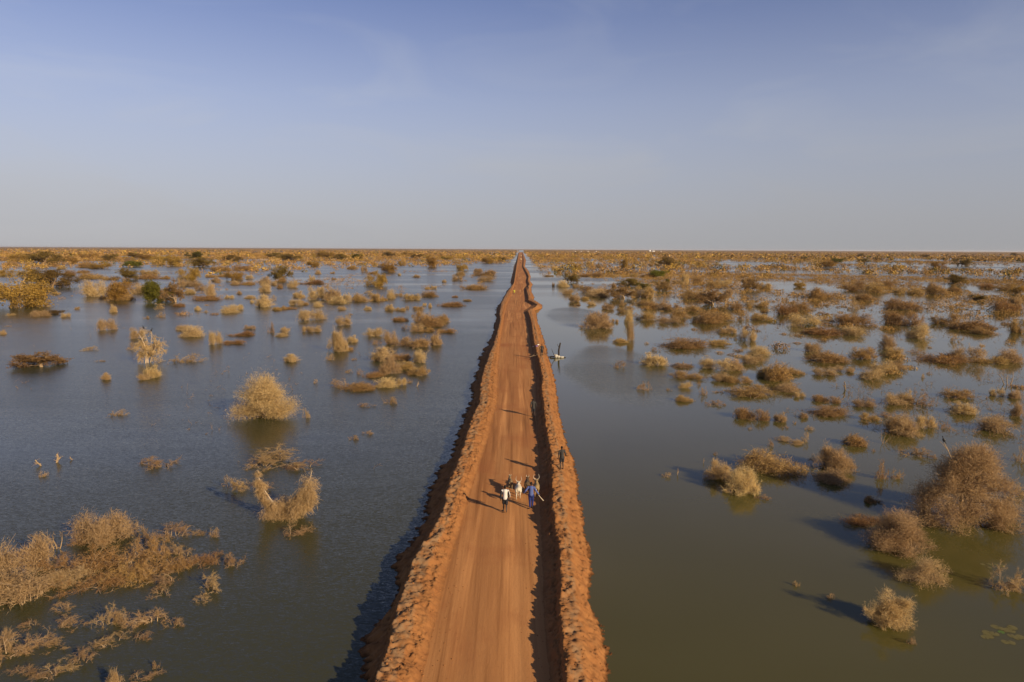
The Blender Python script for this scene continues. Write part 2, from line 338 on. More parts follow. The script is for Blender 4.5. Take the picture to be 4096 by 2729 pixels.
# loose clods tumbled along both banks: far too many to count
ICO = None
def ico():
    global ICO
    if ICO is None:
        bm = bmesh.new(); bmesh.ops.create_icosphere(bm, subdivisions=1, radius=1); bm.verts.ensure_lookup_table()
        ICO = (np.array([v.co[:] for v in bm.verts]), np.array([[v.index for v in f.verts] for f in bm.faces])); bm.free()
    return ICO
def blobs(P, R, squash=.75, jit=.3, rng=RNG):
    V, F = ico(); n = len(P)
    A = V[None]*(1+jit*(rng.random((n, len(V), 1))*2-1)) * (np.asarray(R).reshape(n, 1, 1)) * np.stack([rng.uniform(.7, 1.3, n), rng.uniform(.7, 1.3, n), np.full(n, squash)], 1)[:, None]
    A = A + np.asarray(P)[:, None]
    return A, (F[None] + (np.arange(n)*len(V))[:, None, None]).reshape(-1, 3)
mb = MB()
for side in (-1, 1):
    n = 3200; Y = 20*np.exp(RNG.random(n)**1.3*math.log(180/20)); u = RNG.uniform(.10, .93, n)[:, None]
    X, YY, Z, C = bank_surface(side, Y, u)
    R = (.012+.045*RNG.random(n)**3.2)*np.clip(Y/45, 1, 2.0)
    A, F = blobs(np.stack([X[:, 0], Y, Z[:, 0]-.1*R], 1), R, .8, .35); mb.add(A, F)
n = 500; Y = 22*np.exp(RNG.random(n)*2.2); s = np.where(RNG.random(n) < .6, -1, 1)
e = np.abs(RNG.normal(0, .55, n)); X = np.where(s < 0, fTL(Y)+.2+e, fTR(Y)-.2-e*.8)
A, F = blobs(np.stack([X, Y, road_z(X, Y)+.005], 1), .012+.03*RNG.random(n)**2, .7, .35); mb.add(A, F)
tag(link('earth_clods', mb.mesh('earth_clods'), M['clod']), kind='stuff', label='loose orange clods of earth heaped on both road banks', cat='clods')

def far_land():
    na, nr = 280, 110; ang = np.linspace(-1.05, 1.05, na); rr = 420*np.exp(np.linspace(0, math.log(43000/420), nr))
    A, R = np.meshgrid(ang, rr); X = R*np.sin(A); Y = R*np.cos(A)
    thr = np.interp(R, [420, 700, 1000, 1500, 2500, 5000, 9000], [.95, .74, .52, .42, .33, .2, .05])
    roadx = .0128*Y; thr = np.where(np.abs(X-roadx) < 18, 1.2, thr)
    thr = thr + np.where((X > 300) & (R > 900) & (R < 2200), .10, 0)
    nse = fbm(X*.011, Y*.0045, 91, 4)
    Z = np.clip((nse-thr)*1.6, -.6, .35)
    return mesh_np('scrubland', np.stack([X, Y, Z], -1), grid_faces(nr, na), np.full((nr-1)*(na-1), 4), True)
def land_material():
    m, t, b = mat_new('dry_scrub_ground'); L = t.links.new; b.inputs['Roughness'].default_value = .95; b.inputs['Specular IOR Level'].default_value = .05
    g = nd(t, 'ShaderNodeNewGeometry'); prev = None
    for sc, lo, hi, a, c in ((.02, .35, .65, (.20, .112, .035), (.28, .165, .055)), (.09, .45, .7, None, (.12, .07, .028)), (.006, .5, .7, None, (.27, .175, .075))):
        n = nd(t, 'ShaderNodeTexNoise'); n.inputs['Scale'].default_value = sc; n.inputs['Detail'].default_value = 5; L(g.outputs['Position'], n.inputs['Vector'])
        r = nd(t, 'ShaderNodeMapRange'); L(n.outputs['Fac'], r.inputs[0]); r.inputs[1].default_value = lo; r.inputs[2].default_value = hi
        x = nd(t, 'ShaderNodeMix', data_type='RGBA'); L(r.outputs[0], x.inputs['Factor']); x.inputs['B'].default_value = (*c, 1)
        if a: x.inputs['A'].default_value = (*a, 1)
        else: L(prev, x.inputs['A'])
        prev = x.outputs['Result']
    L(prev, b.inputs['Base Color']); return m
tag(link('terrain', far_land(), land_material()), kind='structure')

# ------------------------------------------------------------------ plant prototypes
def nrm(v): return v/np.maximum(np.linalg.norm(v, axis=-1, keepdims=True), 1e-9)
def grow(org, d, length, k, rng, wander=.25, grav=0.0):
    """polylines from org (n,3) along d; grav>0 droops"""
    n = len(org); P = np.zeros((n, k, 3)); P[:, 0] = org; d = nrm(d); st = (np.asarray(length).reshape(-1, 1))/(k-1)
    for i in range(1, k):
        P[:, i] = P[:, i-1] + d*st
        d = nrm(d + wander*rng.normal(size=(n, 3)) - np.array([0, 0, grav]))
    return P
def kids(P, n, t0, t1, length, spread, rng, k=4, wander=.25, grav=0., up=0., follow=1.):
    m, kk, _ = P.shape; i = rng.integers(0, m, n); t = rng.uniform(t0, t1, n)*(kk-1); j = np.minimum(t.astype(int), kk-2); f = (t-j)[:, None]
    o = P[i, j]*(1-f) + P[i, j+1]*f; tan = nrm(P[i, j+1]-P[i, j])
    d = follow*tan + spread*rng.normal(size=(n, 3)) + np.array([0, 0, up])
    L = length*rng.uniform(.5, 1.25, n)
    return grow(o, d, L, k, rng, wander, grav)
def tubes(mb, P, r0, r1, m=4):
    n, k, _ = P.shape; d = nrm(P[:, -1]-P[:, 0]); a = np.where(np.abs(d[:, 2:3]) < .9, np.array([[0, 0, 1.]]), np.array([[1., 0, 0]]))
    u = nrm(np.cross(d, a)); v = np.cross(d, u); th = np.arange(m)*2*math.pi/m
    ring = u[:, None]*np.cos(th)[None, :, None] + v[:, None]*np.sin(th)[None, :, None]
    r0 = np.broadcast_to(np.asarray(r0, float), (n,)); r1 = np.broadcast_to(np.asarray(r1, float), (n,))
    rad = r0[:, None] + (r1-r0)[:, None]*np.linspace(0, 1, k)[None]
    V = P[:, :, None] + ring[:, None]*rad[:, :, None, None]
    q = []
    for s in range(k-1):
        for a_ in range(m):
            q.append([s*m+a_, s*m+(a_+1) % m, (s+1)*m+(a_+1) % m, (s+1)*m+a_])
    q = np.array(q); mb.add(V, (q[None]+(np.arange(n)*k*m)[:, None, None]).reshape(-1, 4))
def blades(mb, P, w, rng):
    """thin tapering twigs: triangles strips along P (n,k,3)"""
    n, k, _ = P.shape; d = P[:, -1]-P[:, 0]; s = nrm(np.cross(d, rng.normal(size=(n, 3))))*w
    if k == 2:
        V = np.stack([P[:, 0]-s, P[:, 0]+s, P[:, 1]], 1); mb.add(V, np.arange(n*3).reshape(n, 3))
    else:
        V = np.stack([P[:, 0]-s, P[:, 0]+s, P[:, 1]+s*.75, P[:, 1]-s*.75, P[:, 2]], 1); o = (np.arange(n)*5)[:, None]
        mb.add(V.reshape(-1, 3), np.array([[0, 1, 2, 3]])+o)
        mb.V.append(np.zeros((0, 3))); mb.L.append((np.array([[3, 2, 4]])+o+mb.n-n*5).ravel()); mb.N.append(np.full(n, 3))
def leaves(mb, P, s, rng):
    n = len(P); a = nrm(rng.normal(size=(n, 3)))*s; b = nrm(np.cross(a, rng.normal(size=(n, 3))))*s*.6
    mb.add(np.stack([P-a*.6-b, P-a*.2+b, P+a, P+a*.1-b], 1), np.arange(n*4).reshape(n, 4))
def hemi(n, e0, e1, rng, a0=0, a1=2*math.pi):
    az = rng.uniform(a0, a1, n); el = np.radians(rng.uniform(e0, e1, n))
    return np.stack([np.cos(el)*np.cos(az), np.cos(el)*np.sin(az), np.sin(el)], 1)
PROTO = {}
def soft(v, c, half, h):
    q = (v-np.array([c[0], c[1], 0]))/np.array([half[0], half[1], h]); r = np.linalg.norm(q*np.array([1, 1, .92]), axis=1, keepdims=True)
    k = np.where(r > 1, (1+(r-1)*.75)/np.maximum(r, 1e-6), 1.); return q*k*np.array([half[0], half[1], h])+np.array([c[0], c[1], 0])
def finish(key, st, tw, mat, barkmat, normal=True, names=('branches', 'twigs')):
    A = np.concatenate([st.allv(), tw.allv()]) if tw is not None else st.allv()
    if normal:
        lo = np.percentile(A, 2.5, 0); hi = np.percentile(A, 97.5, 0); c = (lo+hi)/2
        sx = 1/max(hi[0]-lo[0], 1e-6); sy = 1/max(hi[1]-lo[1], 1e-6); sz = 1/max(hi[2], 1e-6)
        half = (hi[:2]-lo[:2])/2*1.08; fn = lambda v: (soft(v, c, half, hi[2]*1.06)-np.array([c[0], c[1], 0]))*np.array([sx, sy, sz])*.93
        st.xf(fn)
        if tw is not None: tw.xf(fn)
    ms = st.mesh(key+'_branches', True); ms.materials.append(barkmat); res = [(names[0], ms)]
    if tw is not None:
        mt = tw.mesh(key+'_twigs', False); mt.materials.append(mat); res.append((names[1], mt))
    PROTO.setdefault(key[0] if normal else key, []).append(res)
# every prototype is grown at about 4 m across, then scaled
def dome(n, R, rng, lo=.45, hi=.95, e0=0):
    d = hemi(n, e0, 88, rng); return d*rng.uniform(lo, hi, (n, 1))*np.array(R)
def limbs_to(base, C, rng, k=6, near=False):
    """curved limbs from base points to targets C"""
    n = len(C); pick = np.argmin(((C[:, None]-base[None])**2).sum(-1), 1) if near else rng.integers(0, len(base), n)
    B = base[pick]; t = np.linspace(0, 1, k)[None, :, None]
    mid = B*.5+C*.5+np.array([0, 0, .12])*np.linalg.norm(C-B, axis=1, keepdims=True)+rng.normal(size=(n, 3))*.12
    return (1-t)**2*B[:, None]+2*t*(1-t)*mid[:, None]+t*t*C[:, None]
def fluff(tw, C, R, n, length, width, rng, up=.25, out=1.0, rand=.8):
    """n fine twigs bursting out of soft clumps of radius R at C"""
    i = rng.integers(0, len(C), n); R = np.broadcast_to(np.asarray(R, float), (len(C),))[i][:, None]
    off = rng.normal(size=(n, 3))*.55*R; off[:, 2] *= .8; o = C[i]+off; o[:, 2] = np.maximum(o[:, 2], -.05)
    d = nrm(out*nrm(off)+rand*rng.normal(size=(n, 3))+np.array([0, 0, up])); L = length*rng.uniform(.4, 1.2, (n, 1))
    blades(tw, np.stack([o, o+d*L], 1), width, rng)
def clump_bush(key, seed, mat, bark, R, nc, cr, n, fw, length=.30, e0=0, arch=0, bare=30, spread=.25, up=.25, lo=.5):
    """several unequal sub-bushes grown together, so no two outlines are alike"""
    rng = np.random.default_rng(seed); st, tw = MB(), MB(); Cs, Bs = [], []; ns = rng.integers(2, 5)
    for j in range(ns):
        f = rng.uniform(.45, .8) if ns > 1 else 1; c0 = np.array([rng.uniform(-.55, .55)*R[0], rng.uniform(-.5, .5)*R[1], 0]); hz = rng.uniform(.4, 1.3)
        m_ = max(6, int(nc*f*.8)); d = hemi(m_, e0, 88, rng)*rng.uniform(lo, 1.05, (m_, 1))*np.array(R)*np.array([f, f, hz]); C = d+c0
        base = np.stack([rng.normal(size=6)*R[0]*spread*.6+c0[0], rng.normal(size=6)*R[1]*spread*.6+c0[1], np.full(6, -.3)], 1); Cs.append(C); Bs.append(limbs_to(base, C, rng))
    C = np.concatenate(Cs); B = np.concatenate(Bs); nc = len(C); tubes(st, B, rng.uniform(.018, .042, nc), .010, 5)
    S1 = kids(B, nc*5, .3, 1, .75, .65, rng, 4, .28, .04+arch); tubes(st, S1, .012, .005, 3)
    S9 = kids(B, bare, .5, 1, 1.35, .5, rng, 6, .22, arch); tubes(st, S9, .017, .008, 4)
    S2 = kids(np.concatenate([S1, S9[:, :4]]), nc*20, 0, 1, .5, .75, rng, 3, .3, .05+arch); blades(tw, S2, .010, rng)
    fluff(tw, C, cr*rng.uniform(.45, 1.5, nc), n, length, fw, rng, up)
    S3 = kids(S2, int(n*.75), 0, 1, .26, .9, rng, 2); blades(tw, S3, fw, rng)
    finish(key+str(seed), st, tw, M[mat], M[bark])
def p_bush(seed, key='p', n=3700, fw=.0120): clump_bush(key, seed, 'p', 'bark', (1.8, 1.8, 1.75), 26, .40, n, fw, lo=.35)
def m_bush(seed): clump_bush('m', seed, 'm', 'bark_dark', (2.0, 1.7, 1.2), 26, .36, 3400, .012, e0=-5, arch=.05, spread=.4, lo=.35)
def r_bush(seed): clump_bush('r', seed, 'r', 'bark_dark', (2.3, 1.5, .95), 26, .32, 2900, .012, .32, e0=-5, arch=.13, bare=75, spread=.5, up=.1, lo=.2)
def d_bush(seed, fine=1500):
    rng = np.random.default_rng(seed); st, tw = MB(), MB(); n0 = rng.integers(7, 12)
    base = np.stack([rng.uniform(-.9, .9, n0), rng.uniform(-.6, .6, n0), np.full(n0, -.2)], 1)
    S0 = grow(base, hemi(n0, 12, 80, rng), rng.uniform(1.0, 2.4, n0), 8, rng, .25, .16); tubes(st, S0, rng.uniform(.03, .06, n0), .012, 5)
    S1 = kids(S0, 46, .2, 1, 1.0, .7, rng, 6, .3, .14); tubes(st, S1, .017, .007, 4)
    S2 = kids(S1, 240, .1, 1, .55, .8, rng, 3, .35, .1); blades(tw, S2, .010, rng)
    S3 = kids(S2, fine*3, 0, 1, .28, 1., rng, 2); blades(tw, S3, .0072, rng)
    finish('d'+str(seed), st, tw, M['d'], M['bark'])
def t_bush(seed):            # see-through tangle of arching stems
    rng = np.random.default_rng(seed); st, tw = MB(), MB(); n0 = 26
    base = np.stack([rng.uniform(-1.7, 1.7, n0), rng.uniform(-1.1, 1.1, n0), np.full(n0, -.2)], 1)
    S0 = grow(base, hemi(n0, 15, 75, rng), rng.uniform(.9, 1.8, n0), 7, rng, .30, .22); tubes(st, S0, .026, .010, 4)
    S1 = kids(S0, 170, .1, 1, .8, .65, rng, 5, .35, .14); tubes(st, S1, .012, .005, 3)
    S2 = kids(S1, 1000, 0, 1, .5, .7, rng, 3, .35, .1); blades(tw, S2, .010, rng)
    S3 = kids(S2, 6500, 0, 1, .26, .9, rng, 2); blades(tw, S3, .0078, rng)
    finish('t'+str(seed), st, tw, M['r'], M['bark'])
def tree(seed, key, mat, shape, nleaf=14000, leaf=.066, bark='bark'):
    rng = np.random.default_rng(seed); st, tw = MB(), MB()
    nt_ = rng.integers(1, 4); base = rng.normal(size=(nt_, 3))*np.array([.15, .15, 0]); base[:, 2] = -.4
    T = grow(base, hemi(nt_, 62, 86, rng), rng.uniform(1.2, 1.6, nt_), 5, rng, .12); tubes(st, T, .14, .08, 7)
    if shape == 'flat': S0 = kids(T, 14, .5, 1, 2.0, .9, rng, 6, .15, .03, .15); g1, gl = .02, .0
    elif shape == 'dense': S0 = kids(T, 16, .25, 1, 1.7, .8, rng, 5, .18, .0, .25); g1, gl = .0, .0
    else: S0 = kids(T, 12, .4, 1, 1.9, .7, rng, 6, .2, .10, .35); g1, gl = .18, .10
    tubes(st, S0, .06, .018, 5)
    S1 = kids(S0, 120, .25, 1, .9, .7, rng, 5, .22, g1, .05 if shape != 'weep' else 0); tubes(st, S1, .018, .006, 3)
    S2 = kids(S1, 620, .2, 1, .45, .7, rng, 3, .25, gl); blades(tw, S2, .010, rng)
    i = rng.integers(0, len(S2), nleaf); f = rng.random((nleaf, 1)); Pt = S2[i, 1]*(1-f)+S2[i, 2]*f
    sp = np.array([.13, .13, .07]) if shape == 'flat' else np.array([.15, .15, .13])
    if shape == 'weep': Pt = Pt - np.array([0, 0, 1])*rng.exponential(.16, (nleaf, 1))
    Pt = Pt + rng.normal(size=(nleaf, 3))*sp
    leaves(tw, Pt, leaf*rng.uniform(.5, 1.1, (nleaf, 1)), rng)
    finish(key+str(seed), st, tw, mat, M[bark], names=('trunk', 'crown'))
for i in range(7): p_bush(100+i)
for i in range(4): p_bush(150+i, 'q', 10500, .0088)
for i in range(6): m_bush(200+i)
for i in range(6): r_bush(300+i)
for i in range(7): d_bush(400+i)
for i in range(4): t_bush(450+i)
for i in range(3): tree(500+i, 'y', M['y'], 'weep')
for i in range(3): tree(520+i, 'o', M['o'], 'flat', 12000, .07, 'bark_dark')
for i in range(2): tree(540+i, 'g', M['g'], 'dense', 14000, .085, 'bark_dark')
for i in range(2): tree(560+i, 'n', M['n'], 'flat', 9000, .085)
def w_tree(seed):            # tall bleached tree hung with drooping twigs
    rng = np.random.default_rng(seed); st, tw = MB(), MB()
    base = rng.normal(size=(3, 3))*np.array([.25, .2, 0]); base[:, 2] = -.4
    T = grow(base, hemi(3, 72, 88, rng), np.array([3.9, 3.4, 2.9]), 7, rng, .10); tubes(st, T, .11, .03, 6)
    S0 = kids(T, 26, .25, .95, 1.0, .8, rng, 5, .2, .12, .2); tubes(st, S0, .035, .012, 4)
    S1 = kids(S0, 170, .1, 1, .8, .7, rng, 4, .2, .30); tubes(st, S1, .012, .005, 3)
    S2 = kids(S1, 1100, 0, 1, .5, .6, rng, 3, .2, .3); blades(tw, S2, .010, rng)
    S3 = kids(S2, 11000, 0, 1, .25, .8, rng, 2, up=-.3); blades(tw, S3, .012, rng)
    finish('w'+str(seed), st, tw, M['p'], M['bark_pale'])
for i in range(3): w_tree(600+i)
def s_post(seed):            # broken post with a stub
    rng = np.random.default_rng(seed); st, tw = MB(), MB()
    T = grow(np.array([[0, 0, -.4], [.08, 0, .3]]), np.array([[.15, 0, 1.], [.7, .2, .8]]), np.array([1.6, .5]), 5, rng, .12); tubes(st, T, .07, .04, 6)
    S1 = kids(T, 6, .3, 1, .35, .8, rng, 3, .3); tubes(st, S1, .016, .008, 3)
    S2 = kids(S1, 30, 0, 1, .2, .9, rng, 2); blades(tw, S2, .008, rng)
    finish('s'+str(seed), st, tw, M['d'], M['bark'])
for i in range(3): s_post(650+i)
def f_dead(seed):            # bare forked dead tree
    rng = np.random.default_rng(seed); st, tw = MB(), MB()
    T = grow(np.array([[-.1, 0, -.3], [0, 0, -.3], [.1, 0, -.3]]), np.array([[-.45, .1, 1.], [.05, 0, 1.], [.5, -.1, .9]]), np.array([2.2, 1.8, 2.1]), 8, rng, .16); tubes(st, T, .055, .02, 5)
    S1 = kids(T, 12, .3, 1, .7, .6, rng, 5, .2, -.05); tubes(st, S1, .02, .01, 4)
    S2 = kids(S1, 40, 0, 1, .3, .8, rng, 3, .3); blades(tw, S2, .010, rng)
    finish('f'+str(seed), st, tw, M['d'], M['bark'])
for i in range(3): f_dead(680+i)

# bespoke near plants, grown in metres
def big_tree():              # tall twiggy bush-tree whose skirt of twigs reaches the water
    rng = np.random.default_rng(901); st, tw = MB(), MB()
    T = grow(np.array([[.25, 0, -.5], [.45, .1, -.5]]), np.array([[-.12, 0, 1], [.18, .1, 1]]), np.array([3.4, 3.0]), 7, rng, .08); tubes(st, T, .16, .06, 7)
    lean = np.array([[T[0, 3], T[0, 3]+[-.2, 0, .8], T[0, 3]+[-.42, 0, 1.6], T[0, 3]+[-.72, 0, 2.45], T[0, 3]+[-1.05, 0, 3.1], T[0, 3]+[-1.4, 0, 3.7]]]); tubes(st, lean, .055, .016, 6)
    n = 130; z = 4.3*rng.random(n)**1.25; rad = 3.1*np.clip(1-(z/4.9)**1.5, .05, 1)*(.55+.45*rng.random(n)**.5); az = rng.uniform(0, 6.2832, n)
    C = np.stack([np.cos(az)*rad+.15+.12*z, np.sin(az)*rad*.75, z+.1], 1); C = C[~((C[:, 0] < -2.1) & (C[:, 2] > 1.9))]
    base = np.concatenate([T[:, 2], T[:, 3], T[:, 4], np.array([[-.8, 0, -.2], [1.2, .2, -.2], [.6, -.7, -.2], [-1.6, .2, -.2], [2.2, 0, -.2]])])
    B = limbs_to(base, C, rng, 7, True); tubes(st, B, rng.uniform(.02, .055, len(C)), .010, 5)
    S9 = np.concatenate([kids(B, 60, .4, 1, 1.0, .45, rng, 6, .2, .02), kids(lean, 10, .3, .9, .7, .7, rng, 6, .2)]); tubes(st, S9, .018, .007, 4)
    S1 = kids(B, 500, .3, 1, .8, .6, rng, 4, .25, .06); tubes(st, S1, .010, .005, 3)
    S2 = kids(S1, 3200, 0, 1, .5, .7, rng, 3, .3, .08); blades(tw, S2, .008, rng)
    fluff(tw, C, .5*rng.uniform(.6, 1.4, len(C)), 44000, .32, .0082, rng, .1)
    S3 = kids(S2, 14000, 0, 1, .26, .9, rng, 2); blades(tw, S3, .0085, rng)
    finish('BIG', st, tw, M['p'], M['bark'], False, ('trunk', 'twigs')); PROTO['BIG_tip'] = lean[0, -1]
def v_tree():                # two leaning limbs in a V, hung with a curtain of pale twigs
    rng = np.random.default_rng(902); st, tw = MB(), MB()
    T = np.array([[[0, 0, -.4], [-.35, 0, .5], [-.95, .05, 1.15], [-1.45, .1, 1.9], [-1.72, .1, 2.6], [-1.85, .1, 3.2]],
                  [[.1, 0, -.4], [.45, 0, .6], [.95, -.05, 1.25], [1.45, -.1, 1.85], [1.8, -.1, 2.5], [2.0, -.1, 3.25]],
                  [[.05, .1, -.4], [.15, .2, .5], [.5, .3, 1.1], [.9, .3, 1.5], [1.4, .3, 1.9], [1.9, .3, 2.1]]])
    tubes(st, T, .075, .022, 6)
    def along(P, n, t0, t1):
        t = rng.uniform(t0, t1, n)*(len(P)-1); j = np.minimum(t.astype(int), len(P)-2); f = (t-j)[:, None]; return P[j]*(1-f)+P[j+1]*f
    L_ = along(T[0], 34, .22, .96); R_ = np.concatenate([along(T[1], 46, .18, .97), along(T[2], 26, .2, 1)])
    drop = lambda P, m: P-np.array([0, 0, 1])*(rng.random((len(P), 1))*m*np.minimum(P[:, 2:3], 1.6))
    C = np.concatenate([drop(L_, .55), drop(R_, .85), np.stack([rng.uniform(-1.15, 1.35, 56), rng.normal(size=56)*.3, rng.uniform(.05, .95, 56)], 1)])
    C = C+rng.normal(size=C.shape)*np.array([.16, .22, .10])
    B = limbs_to(np.concatenate([T[0, 1:5], T[1, 1:5], T[2, 1:4], T[:2, 5]]), C, rng, 6, True); tubes(st, B, .014, .006, 4)
    S1 = kids(B, 420, .3, 1, .6, .35, rng, 5, .12, .4, -.5, .4); tubes(st, S1, .008, .004, 3)
    S2 = kids(S1, 2400, 0, 1, .35, .35, rng, 3, .15, .2, -.4); blades(tw, S2, .007, rng)
    fluff(tw, C, np.concatenate([np.full(34, .17), rng.uniform(.18, .44, 72), np.full(56, .34)]), 30000, .28, .0088, rng, -.7, .6, .5)
    S9 = kids(T, 12, .4, 1, .7, .5, rng, 5, .2); tubes(st, S9, .016, .007, 4)
    finish('VEE', st, tw, M['p'], M['bark_pale'], False, ('trunk', 'twigs'))
def round_bush(key, seed, w, h, nc, n, fw=.0085, mat='p', umbrella=False):
    rng = np.random.default_rng(seed); st, tw = MB(), MB(); nb = 10; R = (w*(.50 if umbrella else .44), w*.36, h*.86)
    base = np.stack([rng.normal(size=nb)*w*.09, rng.normal(size=nb)*w*.06, np.full(nb, -.3)], 1)
    C = dome(nc, R, rng, .5, .95, 10 if umbrella else 0); q = np.arctan2(C[:, 1], C[:, 0]); C *= (1+.16*np.sin(2*q+seed)+.12*np.sin(5*q+2*seed)+.10*rng.normal(size=nc))[:, None]
    B = limbs_to(base, C, rng, 7); tubes(st, B, rng.uniform(.02, .05, nc), .010, 5)
    S9 = kids(B, 24, .5, 1, 1.0, .5, rng, 6, .2, .02); tubes(st, S9, .013, .006, 3)
    S1 = kids(B, nc*4, .35, 1, .7, .6, rng, 4, .25, .05); tubes(st, S1, .010, .005, 3)
    S2 = kids(S1, nc*16, 0, 1, .45, .7, rng, 3, .3, .05); blades(tw, S2, .008, rng)
    fluff(tw, C, .10*w*rng.uniform(.7, 1.3, nc), n, .28, fw, rng, .2)
    S3 = kids(S2, n//3, 0, 1, .25, .9, rng, 2); blades(tw, S3, fw, rng)
    finish(key, st, tw, M[mat], M['bark'], False)
big_tree(); v_tree()

# ------------------------------------------------------------------ plants traced on the photograph
# view windows of the photograph (x0, y0), 2.2988 window px per photo px; rows: (x, foot y, width, height, kind[, label, short name])
K_ = 1024/2354
PL = []
def add(x0, y0, rows):
    for r in rows:
        PL.append((x0+r[0]*K_, y0+r[1]*K_, r[2]*K_, r[3]*K_, r[4], r[5] if len(r) > 5 else None, r[6] if len(r) > 6 else None))
add(0, 960, [(190,630,370,300,'y','big yellow-leaved tree standing in water at the left edge of the picture','big yellow tree at left edge'),(500,440,260,160,'o','broad olive flat-topped acacia behind the big yellow tree at left','broad olive acacia'),(350,400,200,130,'o'),(880,525,180,150,'p'),(1110,555,200,180,'y','brown-yellow tree on a rusty mound between acacia and green tree','tree on rusty mound'),(1120,562,230,60,'r'),(1310,495,200,90,'p'),(1450,575,170,190,'g','bright green leafy tree standing in the water, left of the road','bright green tree'),(1590,575,150,190,'n','tan leafy tree touching the right side of the bright green tree'),(1650,615,90,35,'r'),
 (1735,375,150,125,'y','small bright yellow weeping tree beyond the green tree','small bright yellow tree'),(1745,498,90,50,'p'),(1930,520,120,130,'p'),(1910,560,230,50,'r'),(2110,675,140,70,'p','pair of low tan cushions, the larger left one, in open water','low tan cushion'),(2180,645,100,50,'p'),(1840,460,80,40,'p'),(1670,430,60,70,'p'),(1760,425,160,50,'p'),(850,360,220,60,'r'),(1180,370,150,110,'o'),(1370,330,150,70,'m'),(1350,360,180,45,'r'),(1510,360,90,35,'r'),(1020,370,130,40,'r'),(640,325,90,60,'m'),(760,305,100,30,'r'),(2155,370,120,85,'y'),(1990,385,75,40,'p'),(1945,345,90,30,'r'),(2040,340,90,30,'r'),(2295,360,70,40,'p'),(2165,415,80,40,'p'),(2280,415,110,35,'r'),
 (375,710,130,60,'p'),(505,685,120,40,'o'),(605,715,70,45,'p'),(710,640,40,25,'p'),(1045,668,60,70,'p'),(1475,715,85,55,'d'),(1355,725,60,30,'d'),(1820,650,50,40,'p'),(1470,640,130,60,'d'),(520,505,90,30,'p'),(950,545,60,30,'p'),(985,835,135,105,'p','lone rounded tan bush in open water, left of the two-bird tree','lone tan bush'),(1265,910,115,105,'p'),(1395,1135,180,290,'w','tall pale weeping dead tree with two birds on top','tree with two birds'),(1330,1290,90,60,'p'),(1400,1270,130,110,'p'),(1205,1010,100,75,'d'),(820,1025,170,45,'d'),(345,1170,320,135,'n','low spreading tree with crumpled tan leaves alone in open water at left','low tan-leaved tree'),(975,1290,70,65,'p'),(920,1125,80,20,'d'),(1720,1140,280,90,'d','wide bleached brush of bare upright sticks right of the two-bird tree','wide bleached brush'),(1690,835,140,55,'p'),(1770,895,180,100,'p'),(1985,965,110,120,'p'),(2220,890,200,55,'r'),(2155,965,170,50,'r','flat rusty mound of brush floating nearest the tan umbrella bush','flat rusty mound'),(2295,825,90,40,'p'),(100,700,60,25,'p'),(30,870,50,40,'p'),(70,800,60,15,'d'),(1890,670,70,25,'d'),(2200,500,40,30,'p'),(2320,580,50,30,'p'),(2300,540,90,30,'p'),(2110,540,70,30,'p'),
 (1870,250,170,90,'o','dark olive acacia in the far tree belt above the green tree','dark far acacia'),(1600,240,120,100,'y'),(1455,225,100,85,'y'),(1225,165,100,50,'o'),(1220,250,110,55,'g'),(570,270,70,40,'m'),(920,265,140,55,'y'),(790,255,110,60,'m'),(420,230,200,120,'o'),(660,215,100,60,'y'),(2000,225,60,70,'f','bare white forked tree in the far tree belt'),(2040,285,180,50,'r'),(2250,280,200,50,'r'),(180,200,130,70,'y'),(290,190,130,60,'o'),(1010,190,110,60,'o'),(820,170,120,50,'y'),(1340,180,110,50,'y'),(1790,170,90,60,'g'),(2130,200,130,60,'o'),(540,180,140,60,'m'),(100,240,150,50,'m'),(240,320,130,50,'m'),(60,330,110,60,'y')])
